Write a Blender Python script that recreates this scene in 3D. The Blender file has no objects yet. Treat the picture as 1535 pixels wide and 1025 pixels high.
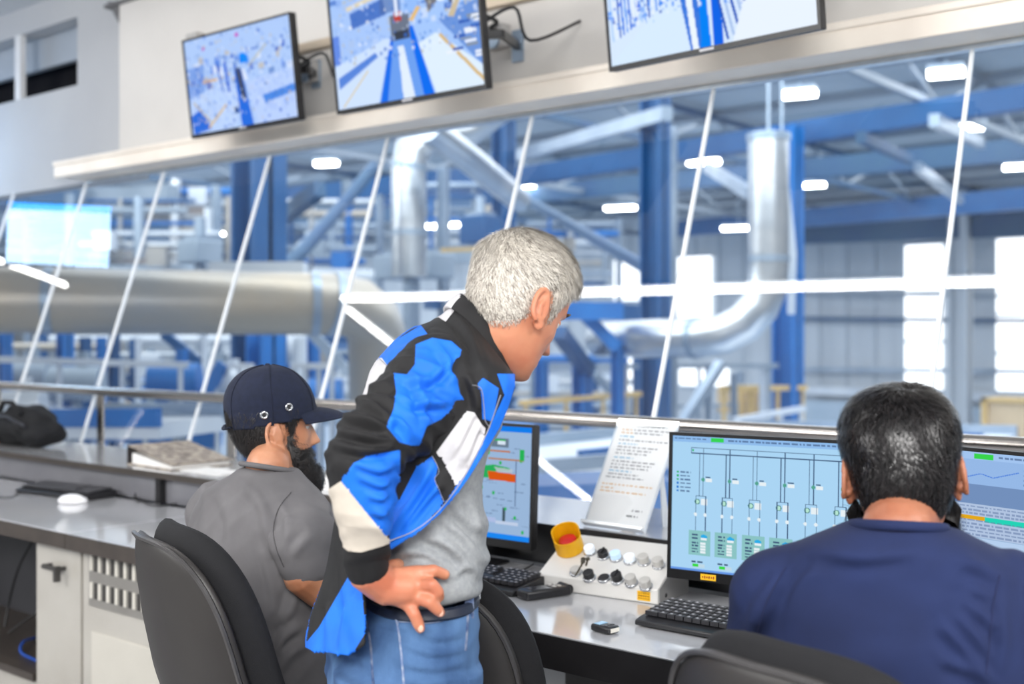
import bpy, math, random
import numpy as np
from mathutils import Matrix, Vector
random.seed(7); RNG = np.random.default_rng(7)
C = bpy.context.scene.collection
S = bpy.context.scene
PI = math.pi
# ---------------------------------------------------------------- camera
F = 1750.0; H = 1.38
TH = math.atan(2113 / F); VV = np.array([-math.cos(TH), math.sin(TH), 0.0]); RR = np.array([math.sin(TH), math.cos(TH), 0.0])
ZH = np.array([0, 0, 1.0]); CAM = np.array([0, 0, H])
cd = bpy.data.cameras.new('camera'); cam = bpy.data.objects.new('camera', cd); C.objects.link(cam)
cd.sensor_width = 36.0; cd.lens = F / 1535 * 36; cd.shift_y = -15.5 / 1535
cam.location = CAM; cam.rotation_euler = (PI / 2, 0, PI / 2 - TH)
cd.dof.use_dof = True; cd.dof.focus_distance = 2.15; cd.dof.aperture_fstop = 2.9
cd.clip_end = 400
S.camera = cam
# ---------------------------------------------------------------- light and exposure
S.view_settings.view_transform = 'Standard'; S.view_settings.look = 'None'
S.view_settings.gamma = 1; S.view_settings.use_curve_mapping = False
S.view_settings.exposure = 0.34
w = bpy.data.worlds.new('world'); S.world = w; w.use_nodes = True
w.node_tree.nodes['Background'].inputs[0].default_value = (0.90, 0.95, 1.0, 1)
w.node_tree.nodes['Background'].inputs[1].default_value = 0.42
def area(name, loc, target, sx, sy, power, col=(1, 1, 1)):
    l = bpy.data.lights.new(name, 'AREA'); l.shape = 'RECTANGLE'; l.size = sx; l.size_y = sy
    l.energy = power; l.color = col
    o = bpy.data.objects.new(name, l); C.objects.link(o); o.location = loc
    d = Vector(target) - Vector(loc); o.rotation_euler = d.to_track_quat('-Z', 'Y').to_euler()
    return o
area('room_light', (0.9, -1.6, 3.0), (-1.3, 1.9, 1.0), 2.2, 1.2, 195, (1.0, 0.985, 0.965))
area('room_light', (-4.5, -2.4, 3.0), (-4.0, 2.0, 1.2), 3.4, 1.4, 165, (1.0, 0.985, 0.97))
area('room_light', (2.2, 1.6, 2.9), (-0.5, 1.9, 1.0), 1.2, 1.2, 60, (1.0, 0.98, 0.96))
area('hall_light', (-14, 22, 6.0), (-14, 22.1, -3), 36, 26, 5600, (0.96, 0.99, 1.0))
area('hall_light', (-50, 26, 6.0), (-50, 26.1, -3), 34, 30, 5600, (0.96, 0.99, 1.0))
area('hall_light', (-12, 7, 5.8), (-14, 16, -1), 24, 4, 1100, (0.94, 0.99, 1.0))
# ---------------------------------------------------------------- pixel helpers (a pixel ray cut at a depth, a height or a wall distance)
def ray(px, py): return VV + (px - 767.5) / F * RR - ZH * ((py - 497) / F)
def W(px, py, Z): return CAM + Z * ray(px, py)
def WY(px, py, Y): d = ray(px, py); return CAM + d * (Y / d[1])
def Wz(px, py, z): d = ray(px, py); return CAM + d * ((z - H) / d[2])
def lat(p): return float(np.dot(np.asarray(p) - CAM, RR))
# ---------------------------------------------------------------- materials
MATS = {}
def mat(name, col, rough=0.5, metal=0.0, emit=None, es=1.0, noise=None, bump=None, spec=0.5, sss=0, stretch=None, coat=0, alpha=None, sheen=0):
    if name in MATS: return MATS[name]
    m = bpy.data.materials.new(name); m.use_nodes = True; nt = m.node_tree; b = nt.nodes['Principled BSDF']
    c4 = (col[0], col[1], col[2], 1)
    b.inputs['Base Color'].default_value = c4; b.inputs['Roughness'].default_value = rough; b.inputs['Metallic'].default_value = metal
    b.inputs['Specular IOR Level'].default_value = spec
    if coat: b.inputs['Coat Weight'].default_value = coat; b.inputs['Coat Roughness'].default_value = 0.08
    if sheen: b.inputs['Sheen Weight'].default_value = sheen
    if sss:
        b.inputs['Subsurface Weight'].default_value = sss; b.inputs['Subsurface Radius'].default_value = (0.012, 0.004, 0.002); b.inputs['Subsurface Scale'].default_value = 1.0
    if emit: b.inputs['Emission Color'].default_value = (*emit, 1); b.inputs['Emission Strength'].default_value = es
    if noise or bump:
        tc = nt.nodes.new('ShaderNodeTexCoord'); mp = nt.nodes.new('ShaderNodeMapping'); nt.links.new(tc.outputs['Object'], mp.inputs[0])
        if stretch: mp.inputs['Scale'].default_value = stretch
    if noise:   # (scale, second colour, contrast lo, hi)
        n = nt.nodes.new('ShaderNodeTexNoise'); n.inputs['Scale'].default_value = noise[0]; n.inputs['Detail'].default_value = 5
        nt.links.new(mp.outputs[0], n.inputs['Vector'])
        r = nt.nodes.new('ShaderNodeMapRange'); r.inputs[1].default_value = noise[2] if len(noise) > 2 else 0.35; r.inputs[2].default_value = noise[3] if len(noise) > 3 else 0.65
        nt.links.new(n.outputs['Fac'], r.inputs[0])
        mx = nt.nodes.new('ShaderNodeMix'); mx.data_type = 'RGBA'; mx.inputs[6].default_value = c4; mx.inputs[7].default_value = (*noise[1], 1)
        nt.links.new(r.outputs[0], mx.inputs[0]); nt.links.new(mx.outputs[2], b.inputs['Base Color'])
    if bump:    # (scale, strength, distance)
        n = nt.nodes.new('ShaderNodeTexNoise'); n.inputs['Scale'].default_value = bump[0]; n.inputs['Detail'].default_value = 3
        nt.links.new(mp.outputs[0], n.inputs['Vector'])
        bp = nt.nodes.new('ShaderNodeBump'); bp.inputs['Strength'].default_value = bump[1]; bp.inputs['Distance'].default_value = bump[2]
        nt.links.new(n.outputs['Fac'], bp.inputs['Height']); nt.links.new(bp.outputs[0], b.inputs['Normal'])
    MATS[name] = m; return m
def emis(name, col, s=1.0):
    if name in MATS: return MATS[name]
    m = bpy.data.materials.new(name); m.use_nodes = True; nt = m.node_tree; nt.nodes.clear()
    e = nt.nodes.new('ShaderNodeEmission'); e.inputs[0].default_value = (*col, 1); e.inputs[1].default_value = s
    o = nt.nodes.new('ShaderNodeOutputMaterial'); nt.links.new(e.outputs[0], o.inputs[0]); MATS[name] = m; return m
def glassy(name, tint, ior=1.6, rough=0.0):
    m = bpy.data.materials.new(name); m.use_nodes = True; nt = m.node_tree; nt.nodes.clear()
    t = nt.nodes.new('ShaderNodeBsdfTransparent'); t.inputs[0].default_value = (*tint, 1)
    g = nt.nodes.new('ShaderNodeBsdfGlossy'); g.inputs['Roughness'].default_value = rough; g.inputs[0].default_value = (1, 1, 1, 1)
    f = nt.nodes.new('ShaderNodeFresnel'); ge = nt.nodes.new('ShaderNodeNewGeometry'); mr = nt.nodes.new('ShaderNodeMapRange'); mr.inputs[3].default_value = ior; mr.inputs[4].default_value = 1 / ior; nt.links.new(ge.outputs['Backfacing'], mr.inputs[0]); nt.links.new(mr.outputs[0], f.inputs[0])   # same strength from both sides
    x = nt.nodes.new('ShaderNodeMixShader'); o = nt.nodes.new('ShaderNodeOutputMaterial')
    nt.links.new(f.outputs[0], x.inputs[0]); nt.links.new(t.outputs[0], x.inputs[1]); nt.links.new(g.outputs[0], x.inputs[2]); nt.links.new(x.outputs[0], o.inputs[0])
    MATS[name] = m; return m
def screen_mat(name, s):
    m = bpy.data.materials.new(name); m.use_nodes = True; nt = m.node_tree; nt.nodes.clear()
    a = nt.nodes.new('ShaderNodeAttribute'); a.attribute_name = 'picture'
    e = nt.nodes.new('ShaderNodeEmission'); e.inputs[1].default_value = s; nt.links.new(a.outputs['Color'], e.inputs[0])
    o = nt.nodes.new('ShaderNodeOutputMaterial'); nt.links.new(e.outputs[0], o.inputs[0]); return m
def srgb(r, g, b):
    f = lambda c: (c / 255 / 12.92) if c / 255 <= 0.04045 else ((c / 255 + 0.055) / 1.055) ** 2.4
    return (f(r), f(g), f(b))
# ---------------------------------------------------------------- objects
def thing(name, label, cat, loc=(0, 0, 0), rotz=0, group=None):
    o = bpy.data.objects.new(name, None); C.objects.link(o); o.empty_display_size = 0.1
    o.location = tuple(float(x) for x in loc); o.rotation_euler = (0, 0, rotz); o['label'] = label; o['category'] = cat
    if group: o['group'] = group
    return o
def tag(o, label=None, cat=None, group=None, kind=None):
    for k, v in (('label', label), ('category', cat), ('group', group), ('kind', kind)):
        if v: o[k] = v
    return o
def inv_of(o):
    m = Matrix.Identity(4)
    while o is not None:
        m = (Matrix.Translation(o.location) @ o.rotation_euler.to_matrix().to_4x4()) @ m; o = o.parent
    return m.inverted()
def rotm(ax, ang):
    return np.array(Matrix.Rotation(ang, 3, ax if isinstance(ax, str) else Vector(ax)))
def frame(d):     # orthonormal frame with third axis d
    d = np.asarray(d, float); d = d / np.linalg.norm(d)
    a = np.array([0, 0, 1.0]) if abs(d[2]) < 0.95 else np.array([1.0, 0, 0])
    x = np.cross(a, d); x /= np.linalg.norm(x); y = np.cross(d, x); return x, y, d
class MB:
    def __init__(s): s.v = []; s.f = []; s.m = []; s.n = 0
    def add(s, v, f, mi=0):
        v = np.asarray(v, float).reshape(-1, 3); s.v.append(v); k = s.n
        s.f += [tuple(i + k for i in q) for q in f]; s.m += [mi] * len(f); s.n += len(v); return s
    def box(s, c, size, R=None, mi=0):
        x, y, z = [d / 2 for d in size]
        v = np.array([[-x, -y, -z], [x, -y, -z], [x, y, -z], [-x, y, -z], [-x, -y, z], [x, -y, z], [x, y, z], [-x, y, z]])
        if R is not None: v = v @ np.asarray(R).T
        return s.add(v + np.asarray(c), [(0, 3, 2, 1), (4, 5, 6, 7), (0, 1, 5, 4), (1, 2, 6, 5), (2, 3, 7, 6), (3, 0, 4, 7)], mi)
    def bb(s, lo, hi, mi=0):
        lo = np.array(lo, float); hi = np.array(hi, float); return s.box((lo + hi) / 2, hi - lo, None, mi)
    def beam(s, p, q, a, b, mi=0):   # box bar from p to q
        p = np.asarray(p, float); q = np.asarray(q, float); x, y, d = frame(q - p)
        return s.box((p + q) / 2, (a, b, np.linalg.norm(q - p)), np.stack([x, y, d], 1), mi)
    def ibeam(s, p, q, a, b, mi=0):  # I section: a wide flanges, b deep
        p = np.asarray(p, float); q = np.asarray(q, float); x, y, d = frame(q - p); R = np.stack([x, y, d], 1); L = np.linalg.norm(q - p); c = (p + q) / 2
        t = min(a, b) * 0.12
        s.box(c, (t, b, L), R, mi); s.box(c + y * (b / 2 - t / 2), (a, t, L), R, mi); s.box(c - y * (b / 2 - t / 2), (a, t, L), R, mi); return s
    def tube(s, pts, r, n=10, mi=0, caps=True, flat=None, up=None):   # r: number or list; flat: y-scale of the section
        P = [np.asarray(p, float) for p in pts]; m = len(P); rs = r if isinstance(r, (list, tuple, np.ndarray)) else [r] * m
        vs = []; x = None
        for i in range(m):
            d = P[min(i + 1, m - 1)] - P[max(i - 1, 0)]; d /= (np.linalg.norm(d) + 1e-12)
            if x is None:
                x, y, _ = frame(d)
                if up is not None:
                    x = np.cross(up, d); x /= np.linalg.norm(x)
            x = x - d * np.dot(x, d); x /= np.linalg.norm(x); y = np.cross(d, x)
            for k in range(n):
                a = 2 * PI * k / n; vs.append(P[i] + rs[i] * (math.cos(a) * x + (flat or 1) * math.sin(a) * y))
        f = [(i * n + k, i * n + (k + 1) % n, (i + 1) * n + (k + 1) % n, (i + 1) * n + k) for i in range(m - 1) for k in range(n)]
        if caps: f += [tuple(range(n))[::-1], tuple((m - 1) * n + k for k in range(n))]
        return s.add(vs, f, mi)
    def cap(s, p, q, r0, r1, n=16, mi=0):   # round-ended tapered capsule
        p = np.asarray(p, float); q = np.asarray(q, float); x, y, d = frame(q - p); pts = []; rs = []
        for a in (89, 60, 35, 10): pts.append(p - d * r0 * math.sin(math.radians(a))); rs.append(r0 * math.cos(math.radians(a)))
        for a in (0, 25, 50, 89): pts.append(q + d * r1 * math.sin(math.radians(a))); rs.append(r1 * math.cos(math.radians(a)))
        return s.tube(pts, rs, n, mi)
    def chain(s, pts, rs, n=16, mi=0):
        for i in range(len(pts) - 1): s.cap(pts[i], pts[i + 1], rs[i], rs[i + 1], n, mi)
        return s
    def ell(s, c, rad, R=None, mi=0, nu=20, nv=14):
        v = []
        for j in range(1, nv):
            t = PI * j / nv
            for i in range(nu):
                a = 2 * PI * i / nu; v.append((rad[0] * math.sin(t) * math.cos(a), rad[1] * math.sin(t) * math.sin(a), rad[2] * math.cos(t)))
        v += [(0, 0, rad[2]), (0, 0, -rad[2])]; v = np.array(v)
        if R is not None: v = v @ np.asarray(R).T
        f = [(j * nu + i, (j + 1) * nu + i, (j + 1) * nu + (i + 1) % nu, j * nu + (i + 1) % nu) for j in range(nv - 2) for i in range(nu)]
        T = (nv - 1) * nu
        f += [(T, i, (i + 1) % nu) for i in range(nu)] + [(T + 1, (nv - 2) * nu + (i + 1) % nu, (nv - 2) * nu + i) for i in range(nu)]
        return s.add(v + np.asarray(c), f, mi)
    def rings(s, R, caps=True, mi=0):   # list of equally long rings
        m = len(R); n = len(R[0]); f = [(i * n + k, i * n + (k + 1) % n, (i + 1) * n + (k + 1) % n, (i + 1) * n + k) for i in range(m - 1) for k in range(n)]
        if caps: f += [tuple(range(n))[::-1], tuple((m - 1) * n + k for k in range(n))]
        return s.add(np.concatenate([np.asarray(r, float) for r in R]), f, mi)
    def prism(s, poly, vec, mi=0):
        n = len(poly); p = np.asarray(poly, float); v = np.concatenate([p, p + np.asarray(vec)])
        return s.add(v, [tuple(range(n))[::-1], tuple(range(n, 2 * n))] + [(i, (i + 1) % n, n + (i + 1) % n, n + i) for i in range(n)], mi)
    def xf(s, M): # transform everything so far
        M = np.array(M); s.v = [v @ M[:3, :3].T + M[:3, 3] for v in s.v]; return s
    def mesh(s, name):
        me = bpy.data.meshes.new(name); V = np.concatenate(s.v) if s.v else np.zeros((0, 3))
        me.from_pydata(V.tolist(), [], s.f); return me
    def build(s, name, mats, parent=None, world=True, smooth=False, bevel=0, seg=2, angle=40, solid=0, subd=0):
        me = s.mesh(name); mats = mats if isinstance(mats, (list, tuple)) else [mats]
        for m in mats: me.materials.append(m)
        me.polygons.foreach_set('material_index', s.m)
        o = bpy.data.objects.new(name, me); C.objects.link(o)
        if parent is not None:
            if world: me.transform(inv_of(parent))
            o.parent = parent
        elif world and s.n:
            V = np.concatenate(s.v); c = (V.min(0) + V.max(0)) / 2; c[2] = V[:, 2].min(); me.transform(Matrix.Translation(-Vector(c))); o.location = c
        if smooth: me.shade_smooth()
        if bevel:
            b = o.modifiers.new('bevel', 'BEVEL'); b.width = bevel; b.segments = seg; b.limit_method = 'ANGLE'; b.angle_limit = math.radians(angle); b.harden_normals = False
            me.shade_smooth()
            if hasattr(me, 'set_sharp_from_angle'): me.set_sharp_from_angle(angle=math.radians(35))
        elif smooth and angle < 180 and hasattr(me, 'set_sharp_from_angle'): me.set_sharp_from_angle(angle=math.radians(angle + 15))
        if solid: q = o.modifiers.new('solid', 'SOLIDIFY'); q.thickness = solid; q.offset = 0
        if subd: q = o.modifiers.new('subd', 'SUBSURF'); q.levels = subd; q.render_levels = subd
        return o
def struct(o): o['kind'] = 'structure'; return o
def remesh(mb, name, size, parent, mats, smooth=2, fn=None, pick=None, factor=0.5, cut=None, solid=0, snap=None):
    """one continuous skin grown over overlapping shapes"""
    me = mb.mesh('t'); t = bpy.data.objects.new('t', me); C.objects.link(t)
    r = t.modifiers.new('r', 'REMESH'); r.mode = 'VOXEL'; r.voxel_size = size; r.adaptivity = 0
    if smooth: q = t.modifiers.new('s', 'SMOOTH'); q.iterations = smooth; q.factor = factor
    dg = bpy.context.evaluated_depsgraph_get(); ev = t.evaluated_get(dg); m2 = bpy.data.meshes.new_from_object(ev)
    bpy.data.objects.remove(t); bpy.data.meshes.remove(me)
    return finish(m2, name, parent, mats, fn, pick, cut, solid, snap)
def finish(m2, name, parent, mats, fn=None, pick=None, cut=None, solid=0, snap=None):
    m2.name = name; m2.materials.clear()
    for m in (mats if isinstance(mats, (list, tuple)) else [mats]): m2.materials.append(m)
    n = len(m2.vertices); V = np.zeros(n * 3); m2.vertices.foreach_get('co', V); V = V.reshape(-1, 3)
    N = np.zeros(n * 3); m2.vertex_normals.foreach_get('vector', N); N = N.reshape(-1, 3)
    if fn is not None:
        V = fn(V, N); m2.vertices.foreach_set('co', V.ravel()); m2.update()
    if snap is not None:
        V = snap(V); m2.vertices.foreach_set('co', V.ravel()); m2.update()
    if pick is not None:
        k = len(m2.polygons); c = np.zeros(k * 3); m2.polygons.foreach_get('center', c); c = c.reshape(-1, 3)
        m2.polygons.foreach_set('material_index', pick(c).astype(int))
    if cut is not None:
        import bmesh
        k = len(m2.polygons); c = np.zeros(k * 3); m2.polygons.foreach_get('center', c); keep = cut(c.reshape(-1, 3))
        bm = bmesh.new(); bm.from_mesh(m2); bm.faces.ensure_lookup_table()
        bmesh.ops.delete(bm, geom=[bm.faces[i] for i in np.where(~keep)[0]], context='FACES'); bm.to_mesh(m2); bm.free()
    m2.shade_smooth()
    if parent is not None: m2.transform(inv_of(parent))
    o = bpy.data.objects.new(name, m2); C.objects.link(o); o.parent = parent
    if solid: q = o.modifiers.new('solid', 'SOLIDIFY'); q.thickness = solid; q.offset = -1
    return o
def inpoly(x, y, poly):
    r = np.zeros(len(x), bool); n = len(poly); j = n - 1
    for i in range(n):
        xi, yi = poly[i]; xj, yj = poly[j]
        if yi != yj: r ^= ((yi > y) != (yj > y)) & (x < (xj - xi) * (y - yi) / (yj - yi) + xi)
        j = i
    return r
def seg_d(P, a, b):
    a = np.asarray(a, float); b = np.asarray(b, float); d = b - a; t = np.clip(((P - a) @ d) / (d @ d), 0, 1)
    return np.linalg.norm(P - (a + t[:, None] * d), axis=1), t
def rumple(*layers):
    """soft irregular creases: layers of (direction across the creases, creases per metre, height, seed)"""
    def fn(V, N):
        D = np.zeros(len(V))
        for (d, fq, amp, seed) in layers:
            r_ = np.random.default_rng(seed); d = np.asarray(d, float); d = d / np.linalg.norm(d); ph = V @ d * fq * 2 * PI
            for _ in range(4): k = r_.normal(size=3); k /= np.linalg.norm(k); ph = ph + r_.uniform(.7, 1.5) * np.sin(V @ k * r_.uniform(14, 34) + r_.uniform(0, 6))
            m = np.ones(len(V))
            for _ in range(2): k = r_.normal(size=3); k /= np.linalg.norm(k); m = m * (.5 + .5 * np.sin(V @ k * r_.uniform(12, 26) + r_.uniform(0, 6)))
            D += amp * (m ** .6) * ((.5 + .5 * np.sin(ph)) ** 1.8 - .35)
        return V + N * D[:, None]
    return fn
def fold2(lines, w_=7.0, amp=.006):
    """drape folds: each a crest with a hollow beside it, drawn along a line on the side of the garment that faces the room"""
    def fn(V, N):
        q = V - CAM; z_ = q @ VV; x = 767.5 + F * (q @ RR) / z_; y = 497 - F * q[:, 2] / z_; face = np.clip(-(N @ VV) * 2.5 + .3, 0, 1); D = np.zeros(len(V))
        for L in lines:
            k = 1.0; pts = L
            if isinstance(L[0], (int, float)): k = L[0]; pts = L[1:]
            R = np.array(catmull_(pts, 5)); best = np.full(len(V), 1e9); sg = np.zeros(len(V)); tt = np.zeros(len(V)); n = len(R) - 1
            for i in range(n):
                ax, ay = R[i]; ex, ey = R[i + 1] - R[i]; l2 = ex * ex + ey * ey + 1e-9; t = np.clip(((x - ax) * ex + (y - ay) * ey) / l2, 0, 1); dx, dy = x - ax - t * ex, y - ay - t * ey; d = np.hypot(dx, dy); m = d < best
                best[m] = d[m]; sg[m] = np.sign(ex * dy - ey * dx)[m]; tt[m] = ((i + t) / n)[m]
            s = best * sg; D += k * amp * (np.exp(-(s / w_) ** 2) - .75 * np.exp(-((s - 1.7 * w_) / w_) ** 2)) * np.sin(np.clip(tt, 0.02, .98) * PI) ** .6
        return V + N * (D * face)[:, None]
    return fn
def catmull_(rows, k=6):
    R = np.array(rows, float); out = []
    for i in range(len(R) - 1):
        p0, p1, p2, p3 = R[max(i - 1, 0)], R[i], R[i + 1], R[min(i + 2, len(R) - 1)]
        for j in range(k): u = j / k; out.append(.5 * (2 * p1 + (-p0 + p2) * u + (2 * p0 - 5 * p1 + 4 * p2 - p3) * u * u + (-p0 + 3 * p1 - 3 * p2 + p3) * u ** 3))
    out.append(R[-1]); return out
def both(f, g): return lambda V, N: g(f(V, N), N)
def folds(fl):      # ridges (amp > 0) and creases along 3D lines, faded at their ends
    def fn(V, N):
        D = np.zeros(len(V))
        for a, b, w_, amp in fl:
            d, t = seg_d(V, a, b); D += amp * np.exp(-(d / w_) ** 2) * np.clip(4 * t, 0, 1) ** .5 * np.clip(4 * (1 - t), 0, 1) ** .5
        return V + N * D[:, None]
    return fn
# ================================================================ THE ROOM
paint = mat('wall_paint', srgb(214, 211, 207), 0.7, noise=(1.5, srgb(206, 203, 199)), bump=(90, 0.05, 0.002))
paint_shaded = mat('shaded_wall_paint', srgb(186, 188, 191), 0.7, noise=(1.2, srgb(178, 180, 184)))  # wall paint made greyer: the shade on the left stretch is put into the colour
trim_cream = mat('cream_trim_paint', srgb(246, 238, 226), 0.45, noise=(3, srgb(232, 222, 210)))
ceil_m = mat('ceiling_paint', srgb(205, 207, 209), 0.8, noise=(2, srgb(196, 198, 201)))
floor_m = mat('floor_vinyl', srgb(176, 176, 178), 0.25, noise=(6, srgb(150, 150, 153)))
dark_m = mat('dark_void', (0.012, 0.012, 0.015), 1.0, noise=(4, (0.02, 0.02, 0.022)), spec=0)
joint_m = mat('silicone_joint', srgb(252, 254, 255), 0.3, noise=(8, srgb(246, 250, 254)), spec=1.0)
GLY = lambda z: 3.477 - 0.342 * (2.214 - z)     # the glass leans outwards
struct(MB().bb((-13, -3.2, -0.1), (3.4, 3.0, 0)).build('floor', floor_m))
struct(MB().bb((-13, -3.2, 3.30), (3.4, 3.9, 3.42)).build('ceiling', ceil_m))
b = MB().bb((-5.52, 3.42, 2.24), (3.4, 3.56, 3.30)); struct(b.build('wall_front', paint))
# left stretch of the front wall with a long slot opening
pA = WY(116, 83, 3.49); zt = 2.93; xo = pA[0]
zb = WY(116, 127, 3.49)[2]; zlow = zb; ztop = WY(116, 25, 3.49)[2]
b = MB()
b.bb((-9.2, 3.49, 2.205), (-5.52, 3.60, zlow)); b.bb((xo, 3.49, zlow), (-5.52, 3.60, 3.30)); b.bb((-9.2, 3.49, ztop), (xo, 3.60, 3.30))
struct(b.build('wall_front_left', paint_shaded))
b = MB().bb((-9.2, 3.62, zlow + 0.20), (xo + 0.35, 3.66, 3.5)); struct(b.build('wall_recess', mat('recess_paint', srgb(168, 176, 186), 0.7, noise=(2, srgb(160, 168, 178)))))
struct(MB().bb((-9.2, 3.75, zlow - 0.1), (xo + 0.5, 3.78, 3.5)).build('wall_recess_back', dark_m))
b = MB().bb((-9.2, 3.60, zlow - 0.06), (xo + 0.5, 3.78, zlow - 0.003)); struct(b.build('trim_recess_sill', dark_m))
pm = WY(29, 120, 3.50); struct(MB().bb((pm[0] - 0.025, 3.485, zlow), (pm[0] + 0.04, 3.52, ztop)).build('trim_mullion', mat('mullion_white', srgb(225, 226, 228), 0.5, noise=(5, srgb(215, 216, 218)))))
pc = [WY(*q, 3.419) for q in ((160, 2), (178, 2), (178, 34))]; b = MB().prism(pc, (0, 0.05, 0)); b.bb((pc[0][0], 3.40, 3.10), (-5.3, 3.48, 3.119))
struct(b.build('trim_ceiling_beam', mat('dark_beam', srgb(110, 110, 112), 0.6, noise=(5, srgb(98, 98, 101)))))
# window head
b = MB(); b.bb((-5.97, 3.30, 2.215), (3.4, 3.53, 2.30)); b.bb((-5.97, 3.29, 2.278), (3.4, 3.30, 2.302))
struct(b.build('trim_window_head', trim_cream, bevel=0.006))
struct(MB().bb((-5.9, 3.46, 2.200), (3.4, 3.50, 2.214)).build('trim_glass_channel', mat('channel_aluminium', srgb(205, 214, 222), 0.3, 0.6, noise=(20, srgb(190, 200, 210)))))
struct(MB().bb((-9.2, 2.93, 0), (3.4, 3.02, 0.66)).build('wall_front_parapet', paint_shaded))
struct(MB().bb((-13.1, -3.2, 0), (-13, 3.0, 3.30)).build('wall_left', paint))
# glass panes, each leaning, with the bright joints between them
glass = glassy('facade_glass', (0.95, 0.97, 0.99), 1.75)
xs = [-9.2, -8.4, -7.56, -6.74, -5.93, -5.19, -4.34, -3.555, -2.775, -1.99, -1.135, -0.32, 0.5, 1.3, 2.1]
win = bpy.data.objects.new('window_1', None); C.objects.link(win); win['kind'] = 'structure'; win.location = (-3, 3.2, 0.66)
for i in range(len(xs) - 1):
    x0, x1 = xs[i] + 0.004, xs[i + 1] - 0.004
    b = MB().add([(x0, GLY(.66), .66), (x1, GLY(.66), .66), (x1, GLY(2.205), 2.205), (x0, GLY(2.205), 2.205)], [(0, 1, 2, 3)]); b.build('pane', glass, win)
    if i:
        b = MB().beam((xs[i], GLY(.66), .66), (xs[i], GLY(2.205), 2.205), 0.010, 0.014)
        b.build('joint', joint_m, win)
# handrail
steel = mat('brushed_steel', srgb(196, 190, 184), 0.22, 1.0, noise=(30, srgb(176, 170, 164)), stretch=(1, 30, 30))
t = thing('handrail', 'long stainless steel tube handrail running in front of the leaning glass', 'handrail', (-3.5, 2.97, 0.66))
MB().tube([(-9.1, 2.97, 1.10), (2.2, 2.97, 1.105)], 0.021, 16).build('rail', steel, t, smooth=True)
for k, x in enumerate((-7.9, -6.92, -5.93, -4.95, -3.96, -2.98, -2.0, -1.0, 0, 1.0)):
    MB().beam((x, 2.97, 0.62), (x, 2.97, 1.085), 0.012, 0.045).build('post', steel, t)
# ceiling lines of light (seen mirrored in the glass)
lamp_line = emis('lamp_diffuser', (1, 0.98, 0.96), 24)
alu = mat('aluminium', srgb(200, 203, 206), 0.35, 0.8, noise=(15, srgb(185, 188, 192)))
def linear(p, q, label):
    t = thing('linear_ceiling_light', label, 'ceiling light', ((np.array(p) + q) / 2).tolist())
    p = np.array(p, float); q = np.array(q, float)
    MB().beam(p + (0, 0, 0.03), q + (0, 0, 0.03), 0.09, 0.04).build('housing', alu, t); MB().beam(p, q, 0.048, 0.02).build('diffuser', lamp_line, t)
    for u in (.08, .92): c = p * (1 - u) + q * u; MB().tube([c + (0, 0, .05), (c[0], c[1], 3.30)], .006, 6).build('rod', alu, t)
linear((-6.25, 1.39, 3.07), (-1.72, 1.39, 3.07), 'long straight line of white light on the ceiling along the glass')
linear((-6.30, 1.28, 3.07), (-5.55, -1.35, 3.07), 'slanting line of white light branching off the long ceiling line')
linear((-10.9, 2.46, 3.07), (-9.6, 1.68, 3.07), 'short line of white light at the far end of the ceiling')
# ================================================================ THE DESK
lam = mat('desk_laminate', srgb(190, 191, 194), 0.12, noise=(2.5, srgb(180, 181, 185)), coat=0.5)
edge_m = mat('desk_edge', srgb(70, 63, 58), 0.35, noise=(12, srgb(60, 54, 50)))
black_edge = mat('black_edge', srgb(26, 25, 27), 0.4, noise=(12, srgb(32, 31, 33)))
riser_m = mat('riser_grey', srgb(128, 128, 133), 0.18, noise=(2, srgb(112, 112, 118)), coat=0.3)
riser_dark = mat('riser_dark', srgb(30, 30, 33), 0.3, noise=(4, srgb(38, 38, 41)))
cabm = mat('cabinet_panel', srgb(186, 182, 174), 0.16, noise=(2.2, srgb(172, 167, 158)), coat=0.4)
cabd = mat('cabinet_gap', srgb(70, 68, 66), 0.5, noise=(5, srgb(60, 58, 57)))
xj1 = Wz(115, 797, .74)[0]; xj2 = -2.02
def slab(x0, x1, em, label, name='worktop'):
    t = thing(name, label, 'desk', ((x0 + x1) / 2, 2.2, 0.70))
    b = MB().bb((x0, 1.955, 0.7005), (x1 - 0.003, 2.50, 0.74)); b.build('top_panel', lam, t, bevel=0.002)
    MB().bb((x0, 1.948, 0.690 if em is edge_m else 0.668), (x1 - 0.003, 1.9555, 0.7385)).build('front_edge', em, t)
    return t
slab(-8.3, xj1, edge_m, 'glossy grey worktop with a brown edge at the far end under the keyboard')
slab(xj1, xj2, edge_m, 'glossy grey worktop stretch beside the man in the navy cap')
slab(xj2, 1.6, black_edge, 'glossy grey worktop with a thick black edge carrying the button console')
t = thing('desk_ledge', 'raised grey ledge running behind the worktop under the handrail', 'ledge', (-3.5, 2.7, 0.742))
for x0, x1 in ((-8.3, -5.62), (-5.615, -2.7), (-2.695, -0.6), (-0.595, 1.6)):
    MB().bb((x0, 2.492, 0.842), (x1, 2.92, 0.86)).build('ledge_top', lam, t, bevel=0.002)
    MB().bb((x0, 2.484, 0.838), (x1, 2.4915, 0.8605)).build('ledge_edge', edge_m if x1 < -2.6 else black_edge, t)
    MB().bb((x0, 2.53, 0.742), (x1, 2.545, 0.8415)).build('riser_panel', riser_m if x1 < -2.6 else riser_dark, t)
for x in (-5.16, -3.8): MB().bb((x, 2.503, 0.742), (x + 0.03, 2.529, 0.8415)).build('bracket', black_edge, t)
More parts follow.
